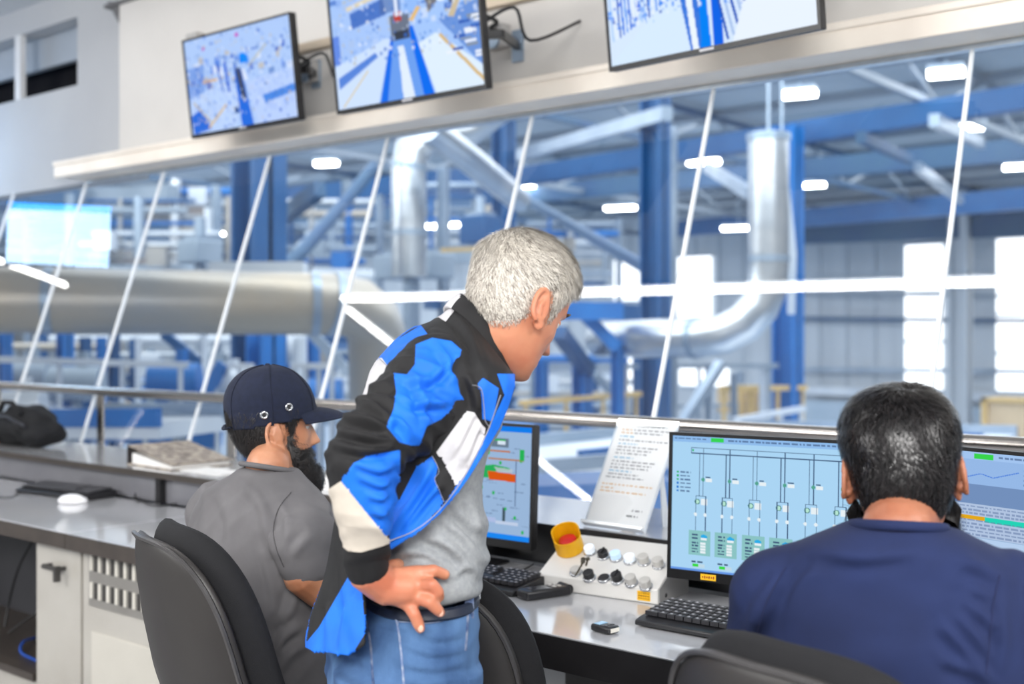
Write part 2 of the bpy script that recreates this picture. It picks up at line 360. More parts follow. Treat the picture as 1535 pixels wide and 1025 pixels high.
# cabinets under the worktop, each unit its own thing
def cab(px0, px1, label, door=True):
    x0 = WY(px0, 860, 2.02)[0]; x1 = WY(px1, 860, 2.02)[0]
    t = thing('desk_cabinet', label, 'cabinet', ((x0 + x1) / 2, 2.2, 0.06))
    MB().bb((x0, 2.02, 0.06), (x1, 2.45, 0.68)).build('body', cabm, t); return t, x0, x1
t, x0, x1 = cab(60, 128, 'narrow glossy beige cabinet with a dark handle beside the open cable bay')
MB().bb((x0 + .004, 2.005, .10), (x1 - .004, 2.02, .675)).build('door', cabm, t, bevel=0.002)
h = WY(67, 848, 1.98); b = MB().tube([(h[0] - .0, 1.975, h[2]), (h[0] + .09, 1.975, h[2])], 0.009, 8); b.beam((h[0] + .085, 1.975, h[2] + .01), (h[0] + .085, 1.975, h[2] - .04), .02, .014); b.beam((h[0] + .0, 1.975, h[2]), (h[0] + .0, 2.006, h[2]), .012, .012); b.beam((h[0] + .085, 1.975, h[2]), (h[0] + .085, 2.006, h[2]), .012, .012); b.build('handle', cabd, t)
t, x0, x1 = cab(130, 268, 'glossy beige cabinet with two rows of slots behind the left office chair')
MB().bb((x0 + .004, 2.005, .10), (x1 - .004, 2.02, .675)).build('door', cabm, t, bevel=0.002)
pz0 = WY(135, 818, 2.0)[2]; pz1 = WY(135, 907, 2.0)[2]; xa = WY(134, 860, 2.0)[0]
pan = MB().bb((xa, 1.998, pz1), (x1 - .01, 2.0055, pz0)).build('slot_panel', mat('slot_panel', srgb(150, 147, 142), .35, .3, noise=(9, srgb(140, 137, 132))), t)
wl = mat('slot_label', srgb(222, 218, 208), .5, noise=(9, srgb(212, 208, 198)))
for r in range(2):
    zc = pz0 - (pz0 - pz1) * (.27 + .46 * r)
    for k in range(14):
        xx = xa + .012 + k * .024
        if xx > x1 - .03: break
        MB().bb((xx, 1.994, zc - .025), (xx + .012, 1.9985, zc + .025)).build('slot', wl if k % 2 == 0 else cabd, pan)
MB().bb((xa + .01, 2.000, .14), (x1 - .06, 2.0055, WY(135, 945, 2.0)[2])).build('lower_panel', mat('lower_panel', srgb(200, 196, 186), .2, noise=(3, srgb(192, 188, 178))), t, bevel=.002)
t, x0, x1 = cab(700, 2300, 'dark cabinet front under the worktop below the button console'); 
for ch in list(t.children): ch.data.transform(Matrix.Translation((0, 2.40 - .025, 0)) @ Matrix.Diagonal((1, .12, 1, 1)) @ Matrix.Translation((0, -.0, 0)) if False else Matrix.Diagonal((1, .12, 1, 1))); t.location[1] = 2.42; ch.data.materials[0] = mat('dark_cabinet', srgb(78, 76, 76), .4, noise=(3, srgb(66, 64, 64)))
# open bay
t = thing('cable_bay', 'open dark cable bay under the far end of the worktop', 'shelf unit', (-6.0, 2.2, 0.0))
xb = WY(58, 860, 2.02)[0]
MB().bb((-8.3, 2.42, 0.06), (xb, 2.44, 0.69)).build('back_panel', mat('bay_back', srgb(62, 62, 66), .5, noise=(3, srgb(52, 52, 56))), t)
zs = Wz(60, 990, .2)[2]
MB().bb((-8.3, 2.0, 0.20), (xb - .002, 2.42, 0.225)).build('bay_shelf', edge_m, t); MB().bb((-8.3, 2.03, 0.0), (xb - .002, 2.05, 0.199)).build('plinth', cabm, t)
def cable(pts, r, m, label, name='cable'):
    P = [np.asarray(p, float) for p in pts]; Q = []
    for i in range(len(P) - 1):
        p0 = P[max(i - 1, 0)]; p1 = P[i]; p2 = P[i + 1]; p3 = P[min(i + 2, len(P) - 1)]
        for k in range(6):
            u = k / 6; Q.append(0.5 * ((2 * p1) + (-p0 + p2) * u + (2 * p0 - 5 * p1 + 4 * p2 - p3) * u * u + (-p0 + 3 * p1 - 3 * p2 + p3) * u ** 3))
    Q.append(P[-1]); return tag(MB().tube(Q, r, 8).build(name, m, smooth=True), label, 'cable')
blk = mat('black_rubber', srgb(24, 24, 26), .5, noise=(20, srgb(32, 32, 34)))
blk_pl = mat('black_plastic', srgb(28, 28, 31), .32, noise=(40, srgb(34, 34, 37)))
cable([WY(50, 808, 2.3), WY(28, 850, 2.28), WY(14, 900, 2.28), WY(6, 945, 2.25)], .005, blk, 'black cable hanging down inside the open cable bay')
cable([WY(60, 915, 2.3), WY(30, 935, 2.25), WY(5, 955, 2.2)], .004, blk, 'thin black cable running sideways inside the open cable bay')
cable([WY(55, 955, 2.25), WY(35, 962, 2.15), WY(32, 978, 2.1), WY(55, 990, 2.08)], .005, mat('blue_cable', srgb(40, 90, 190), .4, noise=(20, srgb(30, 80, 175))), 'curled blue network cable in the open cable bay')
t = thing('power_adapter', 'small black adapter box with an orange light in the cable bay', 'adapter', Wz(62, 990, .225).tolist())
p = WY(54, 978, 2.2); MB().box((p[0], 2.25, .25), (.09, .06, .045)).build('body', blk_pl, t, bevel=.004); MB().box((p[0] + .01, 2.218, .25), (.02, .006, .01)).build('indicator', mat('orange', srgb(230, 110, 40), .5, emit=srgb(230, 110, 40), es=.5), t)
# ================================================================ THE HALL BEHIND THE GLASS
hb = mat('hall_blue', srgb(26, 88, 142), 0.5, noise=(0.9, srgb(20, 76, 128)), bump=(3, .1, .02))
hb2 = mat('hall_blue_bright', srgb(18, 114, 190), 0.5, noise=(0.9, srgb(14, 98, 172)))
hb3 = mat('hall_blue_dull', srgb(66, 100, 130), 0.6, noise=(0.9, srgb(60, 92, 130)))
galv = mat('galvanised', srgb(168, 184, 200), 0.35, 0.6, noise=(1.2, srgb(140, 158, 178)))
silv = mat('duct_silver', srgb(206, 210, 214), 0.28, 0.85, noise=(2, srgb(180, 190, 200)), bump=(2, .2, .05))
tan = mat('duct_lagging', srgb(190, 178, 160), 0.4, 0.5, noise=(.6, srgb(160, 165, 170)), bump=(2, .2, .05))
wht = mat('hall_white', srgb(214, 222, 230), 0.45, noise=(1, srgb(196, 206, 218)))
grey = mat('hall_grey', srgb(150, 165, 180), 0.6, noise=(1, srgb(128, 145, 162)))
yel = mat('hall_yellow', srgb(214, 184, 128), 0.6, noise=(1, srgb(196, 166, 110)))
tanbox = mat('carton', srgb(206, 184, 152), 0.7, noise=(1, srgb(190, 168, 138)))
struct(MB().bb((-95, 3.9, -3.4), (30, 48, -3.2)).build('hall_floor', mat('hall_floor', srgb(176, 190, 204), 0.3, noise=(.4, srgb(140, 165, 196)))))
b = MB().bb((-95, 3.95, 6.45), (30, 48, 6.6))
struct(b.build('hall_roof', mat('hall_roof', srgb(176, 184, 190), .7, noise=(.35, srgb(158, 168, 176)))))
pur = mat('purlin_grey', srgb(146, 158, 170), .6, noise=(.5, srgb(134, 146, 160)))
roof = thing('roof_purlins', 'grey purlins running along under the factory hall roof', 'roof frame', (-20, 25, 6.2))
for y in np.arange(8, 44, 2.6): MB().beam((-90, y, 6.36), (25, y, 6.36), .10, .16).build('purlin', pur, roof)
wallc = mat('hall_cladding', srgb(196, 204, 212), .6, noise=(.5, srgb(184, 193, 202)), stretch=(3, 1, .3))
YW = 44.0
# far wall with tall bright windows
lit = emis('daylight_pane', (0.95, 0.98, 1.0), 1.9)
wins = [(1357, 1413, 365, 585), (1494, 1552, 355, 588), (1016, 1066, 383, 482), (921, 959, 388, 452), (1019, 1092, 548, 580), (935, 962, 528, 588), (1630, 1690, 350, 588)]
rects = []
for (a, b_, c_, d_) in wins:
    p = WY(a, (c_ + d_) / 2, YW); q = WY(b_, (c_ + d_) / 2, YW); pt = WY((a + b_) / 2, c_, YW); pb = WY((a + b_) / 2, d_, YW); rects.append((p[0], q[0], pb[2], pt[2]))
wf = struct(MB().bb((-95, YW + .12, -3.2), (30, YW + .3, 6.45)).build('wall_hall_far', wallc))
rib = MB()
for x in np.arange(-40, 12, 1.15): rib.box((x, YW + .09, 1.6), (.12, .05, 9.6))
tag(rib.build('cladding_rib', mat('rib', srgb(186, 196, 206), .6, noise=(1, srgb(178, 188, 198))), wf), kind='stuff')
mul = mat('window_bar', srgb(170, 190, 208), .5, noise=(2, srgb(160, 180, 198)))
for n, (xa_, xb_, z0, z1) in enumerate(rects):
    wi = bpy.data.objects.new('window_%d' % (n + 2), None); C.objects.link(wi); wi['kind'] = 'structure'; wi.location = ((xa_ + xb_) / 2, YW, z0)
    k = max(1, round((z1 - z0) / 1.6)); 
    for j in range(k):
        MB().bb((xa_, YW - .02, z0 + (z1 - z0) * j / k + .05), (xb_, YW + .02, z0 + (z1 - z0) * (j + 1) / k - .05)).build('pane', lit, wi)
    fr = MB()
    for j in range(k + 1): zz = z0 + (z1 - z0) * j / k; fr.bb((xa_ - .06, YW - .05, zz - .05), (xb_ + .06, YW + .03, zz + .05))
    fr.build('frame', mul, wi)
gird = thing('wall_girts', 'horizontal steel rails crossing the far wall and its tall windows', 'wall rail', (-14, YW - .3, -1))
for (py, m, hh) in ((403 + 37, grey, .10), (477, hb3, .16), (553, galv, .16), (592, wht, .34)):
    p = WY(1192, py - (8 if py > 560 else 0), YW - .35); q = WY(1560, py + (6 if py > 560 else 4), YW - .35); MB().beam(p, q, .12, hh).build('rail', m, gird)
b = MB(); p = WY(1205, 600, YW - .5); q = WY(1620, 640, YW - .5); b.bb((p[0], YW - .55, -3.2), (q[0], YW - .45, WY(1400, 607, YW - .5)[2])); 
tag(b.build('wall_panel', mat('pale_blue_panel', srgb(178, 196, 212), .5, noise=(.6, srgb(165, 186, 204)))), 'pale blue low panel along the bottom of the far hall wall', 'wall panel')
b = MB(); p = WY(1474, 596, 34); q = WY(1545, 660, 34); b.bb((p[0], 34, q[2] - 2), (q[0] + 1, 35.5, p[2])); t = thing('storage_crate', 'tan crate by the far wall next to the last tall window', 'crate', (p[0] + 1, 34.7, q[2] - 2))
b.build('body', tanbox, t); b = MB()
for z in (p[2] - .1, p[2] - 1.4): b.bb((p[0] - .03, 33.9, z), (q[0] + 1, 34, z + .12))
b.bb((p[0] - .03, 33.9, q[2] - 2), (p[0] + .12, 34, p[2])); b.build('batten', yel, t)
def member(kind, name, a, b, wd, m, label, cat, dp=None):
    p, q = W(*a), W(*b); mb = MB()
    if kind == 'i': mb.ibeam(p, q, wd, dp or wd)
    elif kind == 'b': mb.beam(p, q, wd, dp or wd)
    else: mb.tube([p, q], wd / 2, 14)
    o = mb.build(name, m, smooth=(kind == 't'), angle=60); return tag(o, label, cat)
# main girders
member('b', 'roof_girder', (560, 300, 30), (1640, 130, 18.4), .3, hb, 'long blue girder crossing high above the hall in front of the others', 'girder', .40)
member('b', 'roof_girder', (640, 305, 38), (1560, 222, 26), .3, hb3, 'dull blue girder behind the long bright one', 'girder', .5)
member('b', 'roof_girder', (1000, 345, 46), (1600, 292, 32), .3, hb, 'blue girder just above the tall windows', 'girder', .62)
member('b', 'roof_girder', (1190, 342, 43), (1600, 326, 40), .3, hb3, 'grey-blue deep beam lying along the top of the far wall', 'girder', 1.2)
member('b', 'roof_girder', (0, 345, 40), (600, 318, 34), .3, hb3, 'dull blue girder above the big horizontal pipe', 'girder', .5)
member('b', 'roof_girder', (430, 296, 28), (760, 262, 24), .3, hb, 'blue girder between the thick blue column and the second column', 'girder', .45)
for a, b_, lb in (((790, 300, 30), (965, 400, 22), 'blue brace slanting down to the tall blue column'), ((700, 255, 26), (1000, 170, 16), 'thin grey brace near the window head'), ((1060, 250, 24), (1125, 290, 20), 'pale curved brace left of the upright duct'),
                  ((1290, 205, 20), (1365, 240, 26), 'pale blue bracket under the long girder'), ((1375, 250, 25), (1440, 300, 30), 'grey brace crossing near the last joint'), ((470, 350, 26), (430, 400, 25), 'dark grey slanting brace above the pipe'),
                  ((425, 325, 16), (480, 283, 15), 'bright grey pipe brace beside the thick blue column'), ((1400, 180, 18), (1470, 215, 24), 'grey strut between girders near the last joint')):
    member('b', 'roof_brace', a, b_, .16, hb3 if 'blue' in lb else galv, lb, 'brace', .2)
member('b', 'roof_beam', (60, 300, 24), (260, 290, 20), .2, grey, 'grey beam high above the mirrored screen', 'beam', .3)
for k, x in enumerate((-7.5, -13.5, -20, -27, -35, -45, -57)):
    t = thing('roof_truss', 'grey lattice truss under the hall roof, %s from the tall windows end' % ['nearest', 'second', 'third', 'fourth', 'fifth', 'sixth', 'seventh'][k], 'truss', (x, 26, 5.3)); y0, y1 = 9.0, 43.0
    for z in (5.45, 6.28): MB().beam((x, y0, z), (x, y1, z), .12, .12).build('chord', hb3 if k % 2 else pur, t)
    n = 14
    for j in range(n):
        a = y0 + (y1 - y0) * j / n; c_ = y0 + (y1 - y0) * (j + 1) / n; MB().beam((x, a, 5.45 if j % 2 else 6.28), (x, c_, 6.28 if j % 2 else 5.45), .07, .07).build('brace', pur, t)
# columns
def column(px, top, Z, wpx, m, label):
    p = W(px, top, Z); wd = wpx * Z / F; o = MB().ibeam((p[0], p[1], -3.2), (p[0], p[1], p[2]), wd, wd * .9).build('hall_column', m)
    return tag(o, label, 'column')
column(388, 140, 15, 62, hb, 'thick blue column behind the big horizontal pipe')
column(982, 130, 17, 36, hb, 'tall blue column beside the upright duct')
column(1007, 190, 18, 13, galv, 'slim grey column touching the tall blue column')
column(755, 180, 22, 28, hb, 'blue column behind the grey-haired man')
column(1181, 190, 21, 38, hb2, 'blue column below the bend of the upright duct')
column(1440, 200, 41, 30, wallc, 'pale column between the tall windows')
column(665, 250, 20, 14, galv, 'slim galvanised column beside the round upright duct')
column(520, 270, 24, 12, grey, 'slim grey column left of the round upright duct')
low = [(8, 500, 13, 16, hb2, 'bright blue post farthest along under the pipe'), (98, 500, 13, 20, hb2, 'bright blue post under the pipe near the backpack'), (128, 505, 14, 14, hb, 'blue post next to the bright post under the pipe'), (152, 505, 15, 12, hb2, 'thin blue post behind the steel handrail post'),
       (205, 505, 16, 10, wht, 'thin white post under the pipe'), (172, 500, 12, 12, hb, 'narrow dark blue post under the pipe'), (305, 500, 13, 10, wht, 'white post under the pipe left of the cap'), (398, 500, 14, 44, hb2, 'wide bright blue post behind the navy cap'),
       (448, 505, 13, 12, wht, 'white upright pipe above the cap brim'), (470, 505, 15, 14, hb2, 'bright blue post above the cap brim'), (540, 480, 17, 26, grey, 'grey tank leg behind the man in the jacket'),
       (812, 540, 15, 16, hb2, 'bright blue post in front of the face of the grey-haired man'), (873, 545, 16, 24, hb2, 'broad bright blue post right of the grey-haired man'), (926, 508, 15, 16, hb2, 'bright blue post under the knee of the blue frame'),
       (1100, 560, 20, 8, galv, 'thin grey post left of the yellow gate'), (1062, 545, 19, 9, galv, 'thin grey post by the low window'), (1143, 545, 20, 8, wht, 'thin white post beside the yellow gate')]
for a in low: column(a[0], a[1], a[2], a[3], a[4], a[5])
for a, b_, wd, m, lb in (((800, 466, 14), (925, 466, 15), .22, hb2, 'bright blue cross beam of the knee frame'), ((872, 468, 15), (926, 522, 15), .16, hb2, 'bright blue slanting knee of the frame'), ((838, 498, 15), (882, 556, 16), .18, hb, 'blue slanting brace near the face of the grey-haired man'),
                         ((245, 500, 13), (300, 545, 13), .10, hb, 'blue slanting brace under the pipe'), ((335, 545, 12), (283, 640, 12), .12, hb2, 'bright blue slanting beam left of the navy cap'), ((640, 450, 20), (960, 470, 22), .3, hb, 'blue beam behind the head of the grey-haired man'),
                         ((468, 500, 14), (525, 560, 14), .12, galv, 'grey slanting pipe above the cap brim'), ((1080, 545, 18), (1020, 640, 17), .14, galv, 'grey slanting stay below the duct bend'), ((100, 640, 11), (330, 655, 11), .2, hb2, 'bright blue low beam behind the backpack and folder'),
                         ((930, 600, 18), (890, 560, 17), .1, grey, 'grey stay between blue posts')):
    member('b', 'hall_beam', a, b_, wd, m, lb, 'beam')
# rails of walkways
for a, b_, wd, m, lb in (((-20, 538, 11), (282, 547, 11.6), .06, wht, 'white walkway rail under the big pipe'), ((320, 548, 12), (380, 549, 12), .06, wht, 'short white walkway rail left of the cap'), ((436, 548, 12), (500, 549, 12), .06, wht, 'short white walkway rail above the cap brim'),
                         ((780, 550, 17), (1165, 548, 20), .08, galv, 'grey walkway rail right of the grey-haired man'), ((780, 604, 14), (960, 590, 16), .06, yel, 'yellow walkway rail behind the sign'), ((1080, 582, 20), (1208, 581, 21), .09, yel, 'yellow rail in front of the blue column'),
                         ((1100, 630, 19), (1205, 612, 20), .09, wht, 'white low rail in front of the blue column'), ((-20, 610, 10), (340, 628, 10), .05, wht, 'white lower rail behind the handrail'), ((1000, 610, 21), (1110, 606, 22), .06, grey, 'grey low rail below the low window')):
    p, q = W(*a), W(*b_); t = thing('walkway_rail', lb, 'rail', ((p + q) / 2).tolist()); MB().beam(p, q, wd, wd).build('top_bar', m, t)
    for u in (.04, .35, .66, .96): c = p * (1 - u) + q * u; MB().beam((c[0], c[1], -3.2), c, wd * .6, wd * .6).build('post', m, t)
# big pipe with its elbow and flange
def duct(path, r, m, name, label, n=20, bands=()):
    P = [W(*p) for p in path]; t = thing(name, label, 'duct', P[0].tolist())
    MB().tube(P, r, n).build('pipe', m, t, smooth=True, angle=60)
    if 400 < path[0][1] < 420: MB().beam(P[0], (P[0][0], P[0][1], -3.2), .12, .12).build('leg', galv, t)
    if path[0][1] < 260: MB().tube([P[0], (P[0][0], P[0][1], 6.44)], .02, 8).build('hanger', galv, t)
    for k, rr in bands:
        i = int(k); u = k - i; c = P[i] * (1 - u) + P[min(i + 1, len(P) - 1)] * u; d = P[min(i + 1, len(P) - 1)] - P[i]; d /= np.linalg.norm(d)
        MB().tube([c - d * .04, c + d * .04], r * rr, n).build('flange', galv, t, smooth=True, angle=60)
    return t
duct([(-120, 448, 10.4), (200, 452, 10.8), (500, 456, 11.3), (535, 462, 11.4), (556, 480, 11.5), (566, 505, 11.6), (570, 640, 11.7)], .30, tan, 'large_pipe', 'huge silver and tan pipe lying across the hall', bands=((.6, 1.04), (1.9, 1.05), (2.0, 1.05)))
duct([(545, 380, 16.5), (606, 440, 16.5), (613, 415, 16.5), (613, 250, 16.5), (617, 226, 16.5), (640, 206, 16.6), (700, 195, 16.8), (760, 150, 17)][2:], .25, silv, 'round_duct', 'round silver duct rising and bending above the man in the jacket', bands=((.4, 1.06), (1.0, 1.06)))
duct([(640, 190, 14), (705, 240, 15), (778, 300, 17)], .18, silv, 'round_duct', 'slanting silver duct between the round duct and a blue column')
duct([(1152, 200, 14), (1152, 398, 14), (1149, 430, 14), (1138, 459, 14), (1116, 484, 14), (1085, 500, 14.1), (1050, 506, 14.2), (985, 507, 14.6), (900, 510, 16)], .245, silv, 'round_duct', 'large upright silver duct bending into a horizontal run', bands=((.03, 1.08), (.95, 1.05), (6.1, 1.05)))
duct([(1172, 230, 14.6), (1188, 380, 14.6), (1186, 470, 14.8)], .05, wht, 'thin_pipe', 'thin white pipe hugging the upright duct')
duct([(425, 400, 18), (450, 380, 18.3), (520, 300, 20), (560, 250, 21)], .11, hb3, 'chute', 'grey chute slanting up behind the big pipe')
member('b', 'cable_tray', (318, 402, 12), (458, 402, 12), .25, wht, 'white tray resting above the big pipe', 'cable tray', .12)
member('b', 'cable_tray', (470, 408, 15), (560, 410, 15), .2, wht, 'short white tray by the end of the big pipe', 'cable tray', .1)
member('b', 'cable_tray', (640, 385, 20), (760, 385, 20), .2, grey, 'grey tray behind the grey-haired man', 'cable tray', .2)
member('b', 'cable_tray', (660, 375, 18), (755, 372, 18), .1, yel, 'narrow yellowish tray behind the grey-haired man', 'cable tray', .06)
# pipe racks: bundles of pipes, each bundle one frame
rk = random.Random(12)
for k, (px, py, Z, wd_, hh_, lb) in enumerate(((215, 350, 19, 2.4, 1.3, 'rack of grey and brown pipes above the big pipe near the second joint'), (330, 345, 21, 1.6, 1.6, 'rack of pipes left of the thick blue column'), (490, 355, 22, 2.0, 1.6, 'rack of pipes between the thick blue column and the round duct'), (690, 330, 24, 1.8, 1.6, 'rack of pipes right of the round duct'),
                                               (850, 380, 27, 2.4, 1.6, 'rack of pipes left of the tall blue column'), (240, 575, 17, 3.4, 1.5, 'low rack of pipes behind the folder'), (70, 590, 16, 2.4, 1.5, 'low rack of pipes above the backpack'), (470, 570, 19, 2.4, 1.6, 'low rack of pipes beyond the cap brim'), (840, 590, 20, 2.6, 1.4, 'low rack of pipes right of the grey-haired man'))):
    c = W(px, py, Z); t = thing('pipe_rack', lb, 'pipe rack', (c[0], c[1], -3.2)); pm = [galv, grey, wht, tan, hb, hb2, silv]
    for s_ in (-1, 1): e = c + RR * wd_ / 2 * s_; MB().beam((e[0], e[1], -3.2), (e[0], e[1], c[2] + hh_ / 2), .1, .1).build('upright', hb if py > 450 else galv, t)
    for j in range(7):
        z = -hh_ / 2 + hh_ * (j + .5) / 7; r_ = rk.uniform(.03, .08); o_ = VV * rk.uniform(-.3, .3)
        MB().tube([c - RR * wd_ * rk.uniform(.3, .55) + ZH * z + o_, c + RR * wd_ * rk.uniform(.3, .55) + ZH * z + o_], r_, 10).build('pipe', pm[(j * 3 + k) % 7], t, smooth=True)
    for j in range(5):
        u = wd_ * rk.uniform(-.45, .45); o_ = VV * rk.uniform(-.35, .35); MB().tube([c + RR * u + o_ - ZH * hh_ * rk.uniform(.3, .6), c + RR * u + o_ + ZH * hh_ * rk.uniform(.2, .55)], rk.uniform(.03, .09), 10).build('riser', pm[(j * 2 + k + 1) % 7], t, smooth=True)
    for j in range(2): u = wd_ * rk.uniform(-.4, .4); MB().box(c + RR * u + ZH * hh_ * rk.uniform(-.4, .4) - VV * .3, (.3, .25, .3), np.stack([RR, VV, ZH], 1)).build('valve_box', [tan, wht, grey, hb2][(j + k) % 4], t)
# brown machinery seen above the pipe
brown = mat('machine_brown', srgb(150, 142, 138), .6, noise=(.8, srgb(105, 112, 122)))
for a, sz, m, lb in (((262, 322, 22), (.9, .7, .35), brown, 'brownish machine hood above the big pipe'), ((180, 388, 24), (1.1, .8, .3), brown, 'low brownish machine casing on the big pipe'), ((300, 378, 18), (.5, .5, .35), grey, 'grey machine casing left of the thick blue column'),
                     ((500, 370, 27), (1.1, .8, 1.1), grey, 'grey machine casing behind the end of the big pipe'), ((620, 400, 19), (1.3, .6, .4), grey, 'grey machine foot under the round duct'), ((40, 290, 22), (2, 1, .6), hb3, 'dark blue hood in the far corner of the hall'),
                     ((720, 345, 21), (.6, .5, .5), hb, 'blue machine box beside the blue column'), ((900, 560, 31), (1.1, .8, 1.2), wht, 'white machine cabinet behind the blue posts'), ((1110, 600, 24), (.8, .6, .5), tanbox, 'tan box behind the yellow gate')):
    p = W(*a); t = thing('machine', lb, 'machine', (p[0], p[1], p[2] - sz[2] / 2)); MB().box(p, sz).build('casing', m, t, bevel=.03); MB().box(p + (0, 0, sz[2] / 2 + .03), (sz[0] * .7, sz[1] * .7, .08)).build('lid', galv, t); MB().beam(p - ZH * sz[2] / 2, (p[0], p[1], -3.2), .1, .1).build('leg', galv, t); MB().tube([p + ZH * sz[2] / 2, p + ZH * (sz[2] / 2 + .35)], .09, 10).build('pipe', galv, t, smooth=True)
# machinery of the lower left, one thing each
rr = random.Random(5)
kinds = [(wht, 'white'), (galv, 'galvanised'), (hb2, 'blue'), (yel, 'yellow'), (grey, 'grey'), (hb, 'deep blue')]
pos = [(30, 610), (62, 520), (78, 595), (115, 575), (185, 560), (225, 595), (262, 570), (240, 535), (315, 590), (345, 570), (350, 610), (290, 610), (40, 565), (160, 625), (205, 640), (480, 590), (455, 575), (515, 590), (425, 520), (500, 530)]
what = ['motor housing', 'gearbox', 'pump body', 'valve block', 'filter drum']
near = ['far along by the backpack', 'above the backpack', 'behind the handrail post', 'under the big pipe', 'behind the folder', 'left of the navy cap', 'beyond the cap brim']
for k, (px, py) in enumerate(pos):
    if k in (1, 4, 7, 16): continue   # the pipe racks stand there
    m, cn = kinds[(k * 5 + k // 3) % 6]; Z = 10.6 + (k * 7 % 20) * .72 + {3: 1.5, 17: -1.4, 18: 1.5, 19: 1.3}.get(k, 0); p = W(px, py, Z); s_ = (.12 + .08 * rr.random()) * Z / 12
    wh = what[k % 5]; nr = near[0] if px < 50 else near[1] if px < 100 else near[2] if px < 190 else near[3] if py < 560 and px < 330 else near[4] if px < 260 else near[5] if px < 400 else near[6]
    t = thing('machine', '%s %s %s, %s one from the pipe' % (cn, wh, nr, ['nearest', 'second', 'third', 'fourth'][min(3, (py - 500) // 40)]), 'machine', (p[0], p[1], p[2] - s_))
    MB().tube([p - RR * s_ * 1.4, p + RR * s_ * 1.4], s_, 14).build('casing', m, t, smooth=True, angle=40)
    MB().beam(p - ZH * s_, (p[0], p[1], -3.2), .08, .08).build('leg', galv, t); MB().tube([p + RR * s_ * .4, p + RR * s_ * .4 + ZH * s_ * 1.8], s_ * .35, 10).build('nozzle', m, t, smooth=True)
# pale tank roofs / conveyors seen below the handrail
def conveyor(pa, pb, wd, hh, label):
    p, q = W(*pa), W(*pb); t = thing('conveyor', label, 'conveyor', ((p + q) / 2).tolist()); MB().beam(p, q, wd, hh).build('belt_bed', wht, t)
    for u in (.1, .9): c = p * (1 - u) + q * u; MB().beam((c[0], c[1], -3.2), c - ZH * hh * .5, .08, .08).build('leg', galv, t)
    x, y, d = frame(q - p); MB().beam(p + x * wd * .5 + ZH * .1, q + x * wd * .5 + ZH * .1, .06, .14).build('side_rail', galv, t); MB().beam(p - x * wd * .5 + ZH * .1, q - x * wd * .5 + ZH * .1, .06, .14).build('side_rail', hb2, t)
conveyor((90, 640, 9.5), (290, 640, 9.0), .8, .12, 'white conveyor bed behind the folder and handrail post')
conveyor((790, 700, 9.0), (1040, 668, 10.5), 1.1, .15, 'white conveyor bed seen under the handrail beside the sign')
conveyor((770, 748, 7.2), (1010, 722, 8.2), .9, .15, 'nearest pale conveyor just behind the ledge by the sign')
conveyor((1080, 655, 14), (1500, 668, 12), 1.2, .15, 'pale conveyor behind the two monitors')
for pa, pb, lb in (((600, 660, 12), (800, 655, 12), 'blue low platform behind the man in the jacket'), ((780, 764, 5.9), (1000, 756, 5.9), 'blue platform edge just past the ledge'), ((-30, 655, 12.2), (80, 655, 12.2), 'blue low platform behind the backpack')):
    p, q = W(*pa), W(*pb); t = thing('platform', lb, 'platform', ((p + q) / 2).tolist()); MB().beam(p, q, .5, .3).build('deck', hb2, t)
    for u in (.1, .9): c = p * (1 - u) + q * u; MB().beam((c[0], c[1], -3.2), c, .09, .09).build('leg', hb, t)
# yellow gate
p = W(1126, 600, 21); t = thing('safety_gate', 'yellow mesh safety gate in front of the far wall', 'gate', (p[0], p[1], p[2] - .4))
b = MB(); hw = .19; 
for s_ in (-1, 1): MB().beam(p + RR * s_ * hw - ZH * .3, p + RR * s_ * hw + ZH * .28, .05, .05).build('upright', yel, t)
for k in range(5): MB().beam(p - RR * hw + ZH * (-.26 + .13 * k), p + RR * hw + ZH * (-.26 + .13 * k), .02, .03).build('bar', yel, t)
MB().box(p + VV * .1, (.34, .04, .5), np.stack([RR, VV, ZH], 1)).build('panel', tanbox, t)
# high-bay lamps under the roof
lamp = emis('highbay_emission', (1, 1, 1), 14)
lamps = [(1418, 110), (1198, 141), (1452, 191), (1055, 243), (1212, 278), (930, 312), (1362, 317), (1107, 342), (1532, 250), (786, 278), (684, 337), (656, 339), (489, 245), (484, 337), (477, 353), (238, 300), (320, 350)]
lnames = ['highest lamp between the last two joints', 'lamp left of the highest one', 'lamp touching the last joint below the girder', 'lamp touching the joint by the tall blue column', 'largest lamp right of the upright duct', 'lamp left of the tall blue column', 'lamp above the first tall window', 'lamp just left of the upright duct', 'lamp at the edge above the second tall window',
          'lamp touching the joint above the grey hair', 'lamp pair behind the head, longer one', 'lamp pair behind the head, rounder one', 'lamp high above the cap', 'upper of two lamps above the pipe end', 'lower of two lamps above the pipe end', 'small lamp touching the second joint', 'small lamp left of the thick blue column']
for (px, py), ln in zip(lamps, lnames):
    p = Wz(px, py, 5.75); k = np.linalg.norm(p - CAM)
    if k > 42: kk_ = 40 + (px % 5) * .7; p = CAM + (p - CAM) * kk_ / k
    L = (46 if px > 850 else 32) / F * min(k, 43) / 2; t = thing('highbay_lamp', 'white hall ' + ln, 'lamp', p.tolist(), group='high-bay lamps under the hall roof')
    d = np.array([1.0, 0, 0]) * .6 + RR * .4; d /= np.linalg.norm(d)
    MB().beam(p - d * L, p + d * L, .26, .10).build('diffuser', lamp, t); MB().beam(p - d * L * 1.03 + ZH * .09, p + d * L * 1.03 + ZH * .09, .4, .08).build('housing', galv, t); MB().beam(p + ZH * .1, (p[0], p[1], max(6.4, p[2] + .3)), .03, .03).build('stem', galv, t)
